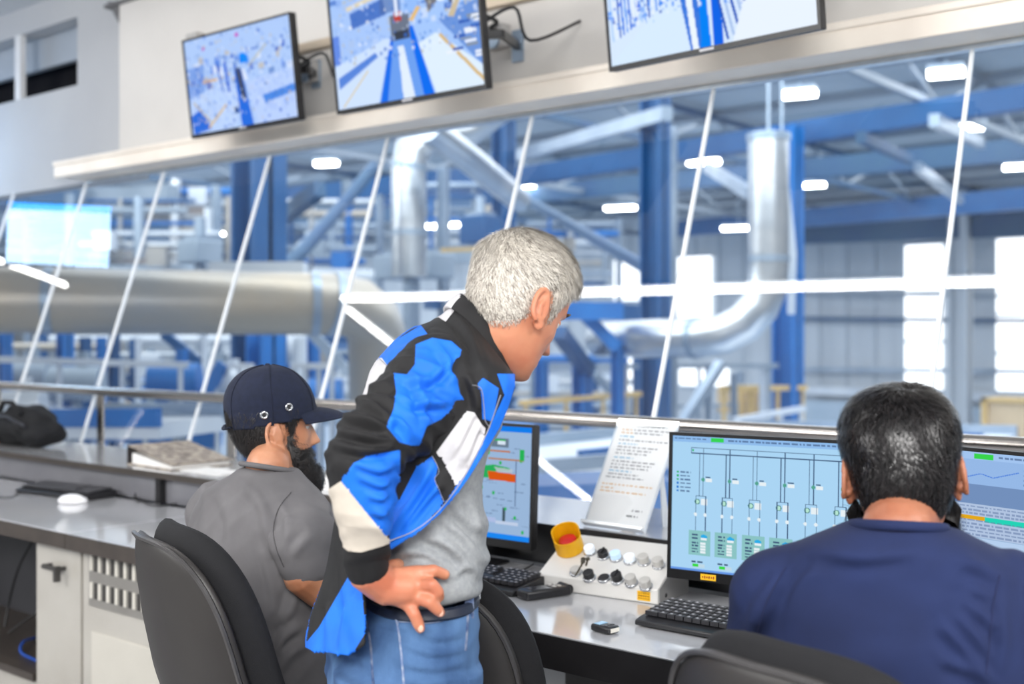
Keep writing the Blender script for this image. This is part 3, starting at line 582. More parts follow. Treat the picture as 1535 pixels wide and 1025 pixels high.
# ================================================================ SCREENS
class Pic:
    """a small raster painted in code; it becomes vertex colours of the screen's grid"""
    def __init__(s, w, h, base): s.w, s.h = w, h; s.a = np.zeros((h, w, 3)); s.a[:] = srgb(*base); s.X, s.Y = np.meshgrid((np.arange(w) + .5) / w, (np.arange(h) + .5) / h)
    def poly(s, pts, c, al=1):
        m = inpoly(s.X.ravel(), s.Y.ravel(), pts).reshape(s.h, s.w); s.a[m] = s.a[m] * (1 - al) + np.array(srgb(*c)) * al; return s
    def rect(s, x0, y0, x1, y1, c, al=1):
        m = (s.X >= x0) & (s.X < x1) & (s.Y >= y0) & (s.Y < y1); s.a[m] = s.a[m] * (1 - al) + np.array(srgb(*c)) * al; return s
    def line(s, x0, y0, x1, y1, wd, c, al=1):
        dx, dy = x1 - x0, y1 - y0; L = math.hypot(dx, dy) + 1e-9; nx, ny = -dy / L * wd / 2, dx / L * wd / 2
        return s.poly([(x0 + nx, y0 + ny), (x1 + nx, y1 + ny), (x1 - nx, y1 - ny), (x0 - nx, y0 - ny)], c, al)
    def disc(s, x, y, r, c, al=1, asp=1.78):
        m = ((s.X - x) * asp) ** 2 + (s.Y - y) ** 2 < r * r; s.a[m] = s.a[m] * (1 - al) + np.array(srgb(*c)) * al; return s
    def blur(s, k):
        for _ in range(k):
            a = np.pad(s.a, ((1, 1), (1, 1), (0, 0)), 'edge'); s.a = (a[1:-1, 1:-1] * 2 + a[:-2, 1:-1] + a[2:, 1:-1] + a[1:-1, :-2] + a[1:-1, 2:]) / 6
        return s
    def words(s, x, y, x1, h, c, rng, al=1):     # a run of tiny unreadable words
        while x < x1: L = rng.uniform(.008, .03); s.rect(x, y, min(x + L, x1), y + h, c, al); x += L + .006
def screen_mesh(pic, P0, ex, ey, Wd, Hd, name, m, parent, world=True):   # P0 top-left corner
    h, w = pic.h, pic.w; u = np.linspace(0, 1, w); v = np.linspace(0, 1, h); U, V_ = np.meshgrid(u, v)
    co = np.asarray(P0) + U.ravel()[:, None] * np.asarray(ex) * Wd + V_.ravel()[:, None] * np.asarray(ey) * Hd
    i = (np.arange(h - 1)[:, None] * w + np.arange(w - 1)).ravel(); F_ = np.stack([i, i + w, i + w + 1, i + 1], 1)
    me = bpy.data.meshes.new(name); me.from_pydata(co.tolist(), [], F_.tolist())
    at = me.color_attributes.new('picture', 'FLOAT_COLOR', 'POINT'); at.data.foreach_set('color', np.concatenate([pic.a.reshape(-1, 3), np.ones((w * h, 1))], 1).ravel())
    me.materials.append(m); o = bpy.data.objects.new(name, me); C.objects.link(o); me.transform(inv_of(parent)); o.parent = parent; return o
bezel = mat('bezel_black', srgb(12, 12, 14), .35, noise=(30, srgb(16, 16, 18)))
bezel_b = mat('bezel_back', srgb(18, 18, 20), .5, noise=(30, srgb(40, 40, 43)))
def panel(name, label, cat, P, ex, ey, n, Wd, Hd, bz, chin, thick, pic, m, group=None):
    """flat screen: P top-left of the housing, ex right, ey down, n towards the viewer"""
    P = np.asarray(P, float); t = thing(name, label, cat, (P + ex * Wd / 2 + ey * Hd).tolist(), group=group); R = np.stack([ex, ey, n], 1)
    c = P + ex * Wd / 2 + ey * Hd / 2
    MB().box(c - n * thick / 2, (Wd, Hd, thick), R).build('housing', bezel_b, t, bevel=.004)
    b = MB(); q = lambda x0, y0, x1, y1: b.box(P + ex * (x0 + x1) / 2 + ey * (y0 + y1) / 2 + n * .003, (x1 - x0, y1 - y0, .0065), R)
    q(0, 0, Wd, bz); q(0, Hd - chin, Wd, Hd); q(0, bz, bz, Hd - chin); q(Wd - bz, bz, Wd, Hd - chin); b.build('bezel', bezel, t)
    screen_mesh(pic, P + ex * bz + ey * bz + n * .0015, ex, ey, Wd - 2 * bz, Hd - bz - chin, 'screen', m, t)
    return t, R, c
EZ = np.array([0, 0, 1.0])
tv_mat = screen_mat('tv_screen', .82); pc_mat = screen_mat('pc_screen', .72)
LB = (196, 222, 255)
def noise_blobs(p, rng, n, pal, y0, y1, s0, s1):
    for _ in range(n):
        x = rng.uniform(0, 1); y = rng.uniform(y0, y1); a = rng.uniform(s0, s1); b_ = rng.uniform(s0, s1) * 1.6; p.rect(x, y, x + a, y + b_, rng.choice(pal), .75)
def pic1():
    r_ = random.Random(3); p = Pic(192, 108, (176, 204, 250)); pal = [(60, 120, 225), (120, 160, 240), (225, 235, 255), (90, 130, 200), (200, 190, 170), (40, 90, 200), (150, 180, 230)]
    noise_blobs(p, r_, 150, pal, .2, .85, .01, .06); p.poly([(.0, .3), (.18, .28), (.16, .62), (0, .66)], (80, 130, 220), .6)
    p.poly([(0, .62), (.3, .52), (.5, .55), (.44, 1), (0, 1)], (190, 214, 255), .85); p.poly([(.56, .55), (1, .5), (1, 1), (.64, 1)], (188, 210, 255), .85)
    p.poly([(.0, .8), (.1, .74), (.2, .96), (.02, 1)], (50, 110, 220)); p.line(.17, .95, .36, .74, .02, (220, 190, 130)); p.line(.04, .66, .2, .9, .015, (200, 185, 150)); p.poly([(.46, .42), (.53, .42), (.60, 1), (.49, 1)], (44, 110, 224)); p.poly([(.47, .4), (.52, .4), (.555, .72), (.51, .72)], (70, 80, 110))
    p.rect(.52, .26, .6, .36, (20, 140, 250)); p.line(.6, .4, .78, .22, .015, (190, 190, 170)); p.line(.3, .3, .34, .6, .012, (40, 90, 200)); p.line(.38, .3, .4, .62, .02, (50, 100, 215))
    p.poly([(.7, .72), (1, .66), (1, .74), (.72, .8)], (80, 140, 230)); p.rect(.15, .45, .3, .48, (220, 180, 130)); p.rect(.17, .1, .2, .14, (200, 60, 190)); p.rect(.5, .05, .53, .08, (200, 60, 190)); p.disc(.45, .82, .035, (60, 90, 150)); noise_blobs(p, r_, 420, pal, 0, 1, .003, .022); return p.blur(1)
def pic2():
    r_ = random.Random(4); p = Pic(240, 135, (166, 200, 252)); pal = [(90, 140, 220), (210, 226, 255), (140, 175, 240), (60, 110, 200), (190, 190, 180), (240, 246, 255)]
    noise_blobs(p, r_, 90, pal, .0, .5, .01, .05); p.poly([(0, .1), (.4, .02), (.42, .55), (0, .62)], (170, 200, 250), .8); p.poly([(.14, .18), (.38, .12), (.4, .26), (.15, .32)], (80, 120, 200)); p.poly([(.12, .12), (.4, .05), (.4, .09), (.12, .16)], (225, 215, 190))
    p.poly([(0, .62), (.38, .46), (.46, .5), (.32, 1), (0, 1)], (206, 226, 255)); p.poly([(.02, .72), (.3, .56), (.32, .6), (.02, .82)], (90, 135, 220)); p.line(.04, .98, .24, .7, .012, (220, 205, 160))
    p.poly([(.42, .45), (.56, .45), (.64, 1), (.3, 1)], (110, 160, 240)); p.poly([(.46, .55), (.5, .55), (.55, 1), (.47, 1)], (225, 238, 255)); p.poly([(.42, .45), (.44, .45), (.36, 1), (.31, 1)], (30, 110, 235)); p.poly([(.54, .4), (.57, .4), (.68, 1), (.61, 1)], (20, 110, 240))
    p.rect(.42, .28, .55, .5, (110, 120, 140)); p.rect(.44, .42, .54, .5, (60, 66, 80)); p.rect(.45, .26, .5, .34, (190, 70, 60)); p.rect(.52, .05, .62, .3, (150, 190, 250)); p.line(.56, .36, .62, .26, .03, (230, 190, 120)); p.rect(.36, 0, .5, .25, (80, 110, 170), .7); p.rect(.46, 0, .48, .3, (225, 235, 255))
    p.poly([(.6, .56), (.72, .5), (1, .84), (1, 1), (.69, 1)], (222, 238, 255)); p.line(.74, .52, 1, .96, .022, (215, 185, 130)); p.poly([(.74, .4), (1, .3), (1, .85)], (110, 150, 220)); 
    for k in range(16): x = .76 + r_.random() * .22; y = .4 + r_.random() * .35; p.rect(x, y, x + .07, y + .02, r_.choice([(235, 242, 255), (50, 90, 180), (140, 150, 160)]))
    p.disc(.77, .17, .09, (230, 240, 255)); p.disc(.84, .25, .05, (90, 100, 130)); p.line(.82, .4, .96, .02, .04, (205, 190, 160)); p.poly([(.66, .2), (.72, .1), (.74, .25), (.68, .33)], (120, 120, 130)); p.rect(.66, .1, .74, .13, (200, 60, 160)); p.rect(.0, .35, .05, .6, (40, 100, 220), .7); noise_blobs(p, r_, 260, pal, 0, .62, .003, .02); return p.blur(1)
def pic3():
    r_ = random.Random(6); p = Pic(256, 144, (214, 232, 255)); pal = [(40, 110, 225), (20, 80, 190), (170, 205, 255), (235, 244, 255), (90, 150, 240)]
    noise_blobs(p, r_, 260, pal, .0, .72, .008, .03)
    for k in range(20): x = .01 + k * .02; p.line(x, .15, x + .012, .82 - k * .012, .008, r_.choice(pal))
    p.poly([(0, .98), (.3, .62), (.44, .6), (.42, 1), (0, 1)], (214, 234, 255)); p.poly([(.36, .4), (.44, .4), (.5, 1), (.42, 1)], (60, 120, 220)); p.poly([(.39, .3), (.42, .3), (.46, 1), (.43, 1)], (235, 245, 255)); p.poly([(.48, .3), (.5, .3), (.52, 1), (.47, 1)], (10, 130, 245)); p.poly([(.53, .55), (.57, .55), (.58, 1), (.53, 1)], (20, 100, 230))
    for k in range(5): p.line(.52 + k * .025, .3, .60 + k * .028, .97 - .02 * k, .012, (170, 195, 235) if k % 2 else (40, 90, 190))
    p.poly([(.68, .74), (1, .56), (1, 1), (.62, 1)], (232, 242, 255))
    for x, c in ((.68, (90, 100, 120)), (.72, (40, 120, 230)), (.77, (60, 90, 150)), (.84, (200, 60, 110)), (.9, (30, 80, 190)), (.94, (40, 60, 140))): p.rect(x, .5, x + .025, .72, c)
    p.rect(.1, .02, .16, .06, (230, 205, 90)); p.rect(.9, .48, 1, .62, (30, 70, 170)); p.rect(.94, .52, .97, .56, (210, 60, 70)); noise_blobs(p, r_, 500, pal + [(10, 90, 230), (0, 130, 245)], .0, .72, .003, .02); return p.blur(1)
def wall_tv(pa, pb, Yp, yaw, label, pic):
    a = WY(pa[0], pa[1], Yp); ex = np.array([math.cos(yaw), math.sin(yaw), 0]); til = math.radians(7)
    back = np.array([-ex[1], ex[0], 0]); ey = -EZ * math.cos(til) + back * math.sin(til); n = np.cross(ex, -ey); n = -n if n[1] > 0 else n
    Wd, Hd = .735, .43; P = a - ey * Hd
    t, R, c = panel('wall_monitor', label, 'monitor', P, ex, ey, n, Wd, Hd, .009, .015, .028, pic, tv_mat)
    MB().box(P + ex * Wd / 2 + ey * (Hd - .008) + n * .0068, (.05, .007, .0012), R).build('brand_mark', mat('mark_grey', srgb(190, 190, 194), .4, noise=(20, srgb(170, 170, 176))), t)
    # folding wall arm
    m1 = c - n * .05; w1 = np.array([c[0] + .10, 3.413, c[2] + .06]); el = np.array([c[0] + .22, (m1[1] + 3.4) / 2, c[2] + .04])
    b = MB().beam(m1, el, .018, .03); b.build('arm', blk_pl, t); MB().beam(el, w1, .018, .03).build('arm', blk_pl, t); MB().box(w1, (.05, .012, .12)).build('wall_plate', galv, t); MB().box(m1 + n * .01, (.2, .2, .02), R).build('mount_plate', blk_pl, t)
    cable([c + ex * .3 - n * .05, c + ex * .42 - n * .1 + EZ * .05, c + ex * .44 - n * .16 - EZ * .06, (c[0] + .40, 3.40, c[2] + .1)], .006, blk, 'black cable looping behind the ' + label.split(' showing')[0])
    return t
wall_tv((289, 208), (443, 181), 3.10, 0.0, 'smallest wall screen showing machines, nearest the wall corner', pic1())
wall_tv((507, 172), (726, 135), 2.93, 0.0, 'middle wall screen showing two pale conveyors and a blue line', pic2())
wall_tv((915, 108), (1241, 40), 3.0, -math.radians(5), 'nearest wall screen showing blue machine hall and people', pic3())
# cable trunking and fittings on the wall
p = WY(497, 72, 3.4); trk = mat('trunking', srgb(206, 190, 168), .5, noise=(6, srgb(190, 175, 154)))
tag(MB().bb((WY(440, 80, 3.4)[0], 3.385, 2.62), (3.0, 3.42, 2.655)).build('cable_trunking', trk), 'long beige cable trunking running along the wall behind the screens', 'trunking')
for k, (px, py, lb) in enumerate(((291, 64, 'small grey wall box behind the smallest wall screen'), (463, 108, 'grey fitting with loose wires beside the smallest wall screen'), (745, 55, 'grey fitting with loose wires beside the middle wall screen'))):
    p = WY(px, py, 3.39); t = thing('junction_box', lb, 'wall box', (p[0], 3.4, p[2] - .04)); MB().box((p[0], 3.395, p[2]), (.09, .05, .09)).build('body', mat('box_grey', srgb(178, 176, 174), .6, noise=(8, srgb(168, 166, 164))), t, bevel=.006); MB().tube([(p[0], 3.36, p[2] - .02), (p[0], 3.375, p[2] - .02)], .03, 14).build('cover', galv, t)
for px, py, lb in ((926, 0, None), (445, 95, 'black wires bunched beside the smallest wall screen'), (727, 35, 'black wires bunched beside the middle wall screen')):
    if lb: cable([WY(px, py - 12, 3.3), WY(px + 18, py - 2, 3.33), WY(px + 8, py + 8, 3.34), WY(px + 26, py + 14, 3.35), WY(px + 14, py + 22, 3.38)], .008, blk, lb)
tag(MB().tube([WY(311, 205, 3.41), WY(311, 222, 3.41)], .012, 8).build('conduit', galv), 'short grey conduit below the smallest wall screen', 'conduit')
# the mirrored screen of the far end: a real one hangs from the ceiling by the far wall
def refl(px, py, s):
    d = ray(px, py); u = np.array([0, .342, 1.0]); u /= np.linalg.norm(u); n = np.array([0, -u[2], u[1]]); p0 = np.array([0, 3.477, 2.214]); k = ((p0 - CAM) @ n) / (d @ n); h = CAM + k * d; r_ = d - 2 * (d @ n) * n; return h + r_ / np.linalg.norm(r_) * s
pm_ = Pic(160, 96, (190, 224, 255)); rg = random.Random(2); pm_.rect(0, 0, 1, .11, (10, 150, 255)); pm_.rect(.08, .04, .6, .08, (120, 200, 255), .5)
for j in range(12): pm_.words(.2 if j % 2 else .3, .18 + j * .062, .55, .015, (140, 165, 215), rg, .8); pm_.words(.7, .18 + j * .062, .85, .012, (150, 170, 215), rg, .7)
pm_.a = pm_.a[:, ::-1]
mir = lambda px, py: (lambda v_, n: v_ - 2 * ((v_ - np.array([0, 3.477, 2.214])) @ n) * n)(W(px, py, 8.0), np.array([0, -1.0, .342]) / math.hypot(1, .342))
q0, q1, q2 = mir(170, 307), mir(10, 300), mir(5, 398); ex = (q1 - q0) / np.linalg.norm(q1 - q0); ey = q2 - q1; Hd = np.linalg.norm(ey); ey /= Hd; ey = ey - ex * (ex @ ey); ey /= np.linalg.norm(ey); Wd = np.linalg.norm(q1 - q0)
n_ = np.cross(ex, ey); mid = refl(88, 350, 1.0) - q0; n_ = n_ if n_ @ mid > 0 else -n_
t, R, c = panel('hanging_monitor', 'bright screen with a blue title bar, mirrored in the glass at the far end', 'monitor', q0, ex, ey, n_, Wd, Hd, .012, .02, .04, pm_, screen_mat('far_screen', 7.5))
MB().beam(c - n_ * .06, (c - n_ * .06) * [1, 1, 0] + EZ * 3.29, .04, .04).build('ceiling_pole', blk_pl, t)
# ---- desk monitors
def hmi_center():
    r_ = random.Random(1); p = Pic(420, 236, (178, 222, 254)); p.rect(0, 0, 1, .045, (150, 196, 246)); g = (70, 96, 130); wh_ = (240, 250, 255)
    p.words(.01, .015, .16, .012, (60, 80, 120), r_, .7); p.rect(.175, .008, .23, .04, (60, 220, 90)); p.words(.25, .018, .95, .012, (60, 80, 120), r_, .7)
    p.rect(.085, .083, .97, .09, g); p.rect(.085, .123, .97, .13, g); p.rect(.085, .083, .089, .13, g); p.rect(.09, .098, .097, .115, (50, 190, 110))
    for j in range(6): p.rect(.022, .265 + j * .028, .032, .280 + j * .028, (50, 190, 110) if j < 3 else (50, 130, 220)); p.words(.037, .268 + j * .028, .085, .01, (70, 96, 140), r_, .8)
    for k in range(8):
        x = .135 + k * .118
        for dx in (-.012, .005): p.rect(x + dx, .13 if dx < 0 else .085, x + dx + .0035, .44, g)
        p.disc(x + .006, .32, .014, (90, 170, 150)); p.rect(x + .018, .31, x + .046, .335, wh_); p.words(x + .018, .297, x + .044, .01, g, r_)
        p.rect(x - .026, .44, x + .022, .446, g); p.disc(x - .018, .485, .021, (60, 120, 110)); p.disc(x - .018, .485, .015, (190, 240, 220)); p.rect(x - .002, .462, x + .026, .51, wh_); p.rect(x - .026, .44, x - .0225, .70, g); p.rect(x + .0185, .44, x + .022, .70, g)
        for dx in (-.033, .010): p.disc(x + dx + .008, .58, .013, wh_)
        p.rect(x - .055, .70, x + .043, .88, (146, 204, 204)); p.words(x - .04, .725, x - .01, .012, g, r_); p.words(x - .04, .75, x - .01, .012, g, r_); p.poly([(x + .0, .735), (x + .012, .722), (x + .03, .735), (x + .03, .75), (x, .75)], (50, 180, 240)); p.rect(x, .75, x + .028, .768, wh_)
        for j in range(4): p.words(x - .04, .785 + j * .022, x - .012, .01, g, r_); p.rect(x - .002, .782 + j * .022, x + .022, .80 + j * .022, wh_)
        if k < 7: p.words(x - .04, .925, x + .01, .01, g, r_); p.rect(x - .035, .945, x + .02, .972, (200, 226, 240)); p.rect(x - .035, .945, x - .008, .968, (60, 224, 70))
    p.rect(0, .985, 1, 1, (110, 160, 240)); return p
def hmi_left():
    r_ = random.Random(8); p = Pic(380, 214, (160, 190, 226)); p.rect(0, 0, 1, .05, (20, 130, 245)); p.rect(0, .955, 1, 1, (30, 140, 250)); p.rect(.5, .96, .62, .99, (170, 200, 250)); g = (80, 104, 140); gr = (40, 185, 90)
    for k in range(60):
        x = r_.uniform(.05, .95); y = r_.uniform(.08, .93); p.words(x, y, x + r_.uniform(.02, .06), .008, g, r_, .6)
    for x, y in ((.66, .15), (.8, .33), (.73, .44), (.63, .42), (.64, .5), (.6, .56), (.68, .56), (.76, .6), (.9, .8), (.95, .92), (.93, .3)): p.disc(x, y, .016, gr)
    p.rect(.74, .11, .85, .19, (110, 130, 150)); p.rect(.78, .135, .83, .17, (225, 240, 255)); p.rect(.75, .12, .83, .135, gr); p.rect(.72, .22, .86, .235, (200, 120, 60)); p.rect(.70, .2, .73, .26, gr); p.rect(.62, .265, .7, .285, gr); p.rect(.72, .29, .95, .305, (190, 130, 80)); p.rect(.92, .2, .95, .3, gr)
    p.poly([(.62, .47), (.66, .37), (.76, .35), (.86, .37), (.86, .40), (.76, .41), (.73, .47)], (44, 180, 96)); p.poly([(.72, .41), (.90, .42), (.90, .49), (.73, .485)], (226, 92, 24)); p.poly([(.76, .37), (.88, .38), (.88, .41), (.78, .41)], (196, 206, 214), .8)
    p.rect(.42, .69, .66, .77, (140, 168, 178)); p.rect(.5, .8, .6, .825, gr); p.rect(.5, .845, .6, .86, gr); p.rect(.82, .72, .84, .84, (70, 90, 100)); p.disc(.84, .73, .014, gr); p.rect(.78, .84, .92, .87, (200, 215, 240)); p.rect(.7, .82, .78, .86, (180, 196, 236)); p.line(.5, .34, .5, .9, .003, g); p.line(.3, .6, .9, .66, .003, g); p.line(.9, .3, .9, .7, .003, g)
    for k in range(24): x = r_.uniform(.05, .5); y = r_.uniform(.1, .9); p.rect(x, y, x + .03, y + .02, r_.choice([gr, (200, 214, 236), (120, 146, 176)]))
    return p
def hmi_right():
    r_ = random.Random(9); p = Pic(420, 236, (160, 190, 226)); p.rect(0, 0, 1, .05, (170, 205, 250)); p.rect(0, .05, 1, .21, (156, 192, 240)); g = (60, 84, 130)
    p.rect(.09, .012, .17, .045, (60, 220, 80)); p.words(.19, .02, .95, .012, g, r_, .7)
    for k in range(7): x = .38 + k * .085; p.rect(x, .07, x + .05, .2, (206, 222, 244)); p.rect(x + .004, .10, x + .046, .125, (60, 80, 110)); p.rect(x + .004, .13, x + .046, .16, (50, 170, 230))
    for j in range(4): p.words(.29, .09 + j * .03, .34, .012, g, r_)
    p.line(.06, .17, .12, .14, .006, (90, 140, 230)); p.line(.12, .14, .17, .16, .006, (90, 140, 230)); p.line(.17, .16, .27, .11, .006, (90, 140, 230))
    p.rect(0, .21, 1, .34, (120, 150, 196)); p.rect(0, .34, 1, .55, (184, 204, 234)); p.rect(.0, .415, .14, .442, (236, 176, 30)); p.rect(.14, .415, 1, .448, (40, 220, 190))
    for j in range(9):
        if j in (3,): continue
        p.words(.02, .35 + j * .0225, .98, .011, (100, 124, 170), r_, .6)
    p.rect(0, .555, 1, .73, (190, 216, 248))
    for k in range(14): x = .02 + k * .07; hh = [.12, .05, .13, .11, .05, .045, .045, .04, .04, .05, .04, .06, .03, .04][k]; p.rect(x, .72 - hh, x + .007, .72, (40, 90, 210))
    for j in range(5): p.rect(0, .75 + j * .035, 1, .765 + j * .035, (150, 176, 214)); p.words(.02, .752 + j * .035, .98, .01, (225, 236, 250), r_)
    p.rect(0, .93, 1, .955, (244, 226, 130)); p.rect(.2, .965, .34, .985, (200, 214, 240)); p.rect(.3, .96, .36, .99, (60, 210, 160)); return p
def desk_monitor(label, P, yaw, pic, sticker=True, tilt=2.5):
    ex = np.array([math.cos(yaw), math.sin(yaw), 0]); back = np.array([-ex[1], ex[0], 0]); tl = math.radians(tilt); ey = -EZ * math.cos(tl) - back * math.sin(tl); n = -back * math.cos(tl) + EZ * math.sin(tl)
    Wd, Hd = .545, .329; t, R, c = panel('desk_monitor', label, 'monitor', P, ex, ey, n, Wd, Hd, .0075, .021, .022, pic, pc_mat)
    b = MB().beam(c - n * .03, np.array([c[0], c[1], .752]) + back * .07, .05, .09).build('stand_neck', blk_pl, t, bevel=.004)
    MB().box(np.array([c[0], c[1], .7455]) + back * .02, (.24, .15, .009), np.stack([ex, back, EZ], 1)).build('stand_foot', blk_pl, t, bevel=.004)
    if sticker:
        P_ = np.asarray(P); s = P_ + ex * .10 + ey * (Hd - .0105) + n * .0066
        st = MB().box(s, (.036, .013, .001), R).build('sticker', mat('sticker_yellow', srgb(246, 190, 20), .5, noise=(50, srgb(236, 178, 16))), t)
        b = MB()
        for k in range(6): b.box(s + ex * (-.013 + k * .0052) + n * .0006, (.003, .006 if k % 2 else .004, .0006), R)
        b.build('lettering', mat('sticker_red', srgb(150, 50, 20), .5, noise=(50, srgb(130, 40, 16))), st)
    return t
P = WY(1005, 647, 2.284); desk_monitor('desk monitor with a pale blue pipe diagram, in front of the man in navy', P, math.radians(8), hmi_center())
P3 = np.array([-.815, 2.36, 1.152]); desk_monitor('desk monitor with tables and bar charts, beyond the head of the man in navy', P3, -math.radians(16), hmi_right())
E1 = WY(803, 637, 2.40); e1 = math.radians(2); desk_monitor('desk monitor with green and orange plant symbols, beside the grey-haired man', E1 - np.array([math.cos(e1), math.sin(e1), 0]) * .545, e1, hmi_left(), False)
# ---- button console
cw = mat('console_white', srgb(228, 226, 222), .35, noise=(3, srgb(220, 218, 214)), bump=(60, .05, .001)); cg = mat('console_side', srgb(150, 149, 148), .4, noise=(3, srgb(142, 141, 140)))
fl = Wz(806, 881, .74); fr_ = Wz(987, 907, .74); exc = fr_ - fl; cwid = np.linalg.norm(exc); exc /= cwid; eyc = np.array([-exc[1], exc[0], 0])
t = thing('button_console', 'white sloping operator console with two rows of buttons between two monitors', 'control panel', ((fl + fr_) / 2).tolist())
hf, hbk, dpt = .036, .112, .150
prof = [(0, 0), (0, hf), (dpt, hbk), (dpt + .012, hbk), (dpt + .012, 0)]
b = MB().prism([fl + eyc * a + EZ * (z + .0005) for a, z in prof], exc * (cwid - .002)); b.build('housing', cw, t, bevel=.003)
sp = fl + exc * (cwid - .001); MB().prism([sp + eyc * a * .98 + EZ * (z * .98 + .001) + eyc * .002 for a, z in prof], exc * .003).build('side_plate', cg, t)
tagx = fl + exc * (cwid - .038) - eyc * .0008 + EZ * .017; Rc = np.stack([exc, EZ, -eyc], 1)
st = MB().box(tagx, (.034, .022, .001), Rc).build('sticker', MATS['sticker_yellow'], t); b = MB()
for j in range(3):
    for k in range(5): b.box(tagx + exc * (-.012 + k * .006) + EZ * (.006 - j * .006) - eyc * .0006, (.0042, .002 + (j % 2) * .001, .0005), Rc)
b.build('lettering', mat('sticker_brown', srgb(150, 90, 20), .5, noise=(50, srgb(140, 80, 20))), st)
slope = eyc * dpt + EZ * (hbk - hf); sl = np.linalg.norm(slope); es = slope / sl; nn = np.cross(exc, es); nn = nn if nn[2] > 0 else -nn; Rb = np.stack([exc, es, nn], 1); o0 = fl + EZ * hf
def onslope(px, py):
    d = ray(px, py); k = ((o0 - CAM) @ nn) / (d @ nn); return CAM + d * k
chrome = mat('chrome_ring', srgb(205, 207, 210), .2, .9, noise=(20, srgb(190, 192, 196)))
bw = mat('button_white', srgb(235, 240, 246), .35, emit=(.8, .9, 1), es=.25, noise=(10, srgb(225, 232, 240))); bb_ = mat('button_blue_white', srgb(196, 222, 240), .3, emit=(.6, .8, 1), es=.25, noise=(10, srgb(186, 214, 236))); bg_ = mat('button_grey', srgb(196, 194, 190), .4, noise=(10, srgb(186, 184, 180))); bk_ = mat('button_black', srgb(30, 30, 32), .35, noise=(10, srgb(38, 38, 40)))
row = [(885, 823, bw, .018), (905, 829, bk_, .016), (924, 832, bb_, .018), (945, 836, bw, .016), (966, 838, bg_, .020), (988, 843, bg_, .020), (864, 853, bg_, .012), (884, 861, bk_, .018), (906, 862, bk_, .005), (926, 865, bk_, .02), (947, 869, bg_, .020), (969, 874, bg_, .020)]
for k, (px, py, m, hh) in enumerate(row):
    p = onslope(px, py + 6); MB().tube([p, p + nn * .004, p + nn * .006], [.0165, .0165, .015], 20).build('button_ring', chrome, t, smooth=True)
    bt = MB().tube([p + nn * .004, p + nn * (hh + .002), p + nn * (hh + .0032)], [.0135, .0135, .0122], 28).build('button', m, t, smooth=True, angle=8)
    if k in (1, 9): MB().box(p + nn * (hh + .005), (.005, .023, .004), Rb).build('knob_bar', bk_, bt)
    if k not in (0, 6): # engraved label frames beside each button
        q = p + exc * .004 + es * .028; b = MB()
        for s1, s2 in (((-.014, 0), (.014, 0)),): b.box(q + es * .004, (.027, .0012, .0006), Rb); b.box(q + exc * .0135 - es * .004, (.0012, .016, .0006), Rb)
        b.build('label_plate', mat('plate_grey', srgb(110, 110, 112), .5, noise=(20, srgb(120, 120, 122))), t)
# bunch of keys in the switch
t2 = thing('key_bunch', 'small bunch of metal keys hanging from the console switch', 'keys', onslope(884, 858).tolist()); kp = onslope(881, 856) + nn * .03
for k, (dx, dy, ln) in enumerate(((-.008, .006, .012), (.004, .008, .010), (-.003, -.004, .04))):
    q = kp + exc * dx + es * dy; MB().tube([q, q + nn * .003], .006, 12).build('key_head', mat('key_metal', srgb(120, 112, 96), .3, .9, noise=(20, srgb(90, 84, 72))), t2); MB().beam(q, q - es * ln + nn * .001 * k - EZ * .01, .004, .002).build('key_blade', MATS['key_metal'], t2)
# emergency stop with its yellow collar
t3 = thing('emergency_stop', 'red mushroom stop button inside a tall yellow collar on the console corner', 'button', onslope(851, 820).tolist()); p = onslope(855, 824); yc = mat('collar_yellow', srgb(255, 198, 12), .4, noise=(10, srgb(236, 172, 8)))
rad = .036; ring = []; n0 = 28
for (rr_, h0, cutf) in ((rad, 0, 0), (rad, .062, 1), (rad - .003, .062, 1), (rad - .003, .002, 0)):
    ring.append([p + exc * rr_ * math.cos(2 * PI * k / n0) + es * rr_ * math.sin(2 * PI * k / n0) + nn * (h0 - (.022 * cutf if -.4 < math.cos(2 * PI * k / n0 + .9) - .55 else 0) * (h0 > .01)) for k in range(n0)])
MB().rings(ring, caps=False).build('collar', yc, t3, smooth=True, angle=30); MB().tube([p, p + nn * .002], rad, 28).build('collar_base', yc, t3)
red = mat('stop_red', srgb(214, 40, 40), .35, noise=(10, srgb(200, 34, 34))); MB().tube([p, p + nn * .02], .012, 16).build('stem', red, t3); MB().tube([p + nn * .018, p + nn * .024, p + nn * .034, p + nn * .037], [.018, .024, .022, .012], 24).build('mushroom_head', red, t3, smooth=True)
# ---- sign holder
acr = glassy('acrylic', (.97, .98, .99), 1.5); pap = mat('paper', srgb(236, 235, 233), .7, noise=(4, srgb(230, 229, 227)))
a0 = Wz(876, 788, .8603); a1 = Wz(967, 801, .8603); exs = a1 - a0; ws = np.linalg.norm(exs); exs /= ws; bks = np.array([-exs[1], exs[0], 0]); la = math.radians(30); ups = EZ * math.cos(la) + bks * math.sin(la); ns = -bks * math.cos(la) + EZ * math.sin(la); Rs = np.stack([exs, ups, ns], 1); Ls = .315
t = thing('sign_holder', 'clear leaning sign holder with a printed notice standing on the ledge', 'sign', ((a0 + a1) / 2).tolist()); cc = a0 + exs * ws / 2 + ups * Ls / 2 + EZ * .004
MB().box(cc, (ws, Ls, .003), Rs).build('acrylic_plate', acr, t); MB().box(a0 + exs * ws / 2 + ups * Ls / 2 + ns * .006 + EZ * .004, (ws, Ls, .0015), Rs).build('acrylic_front', acr, t)
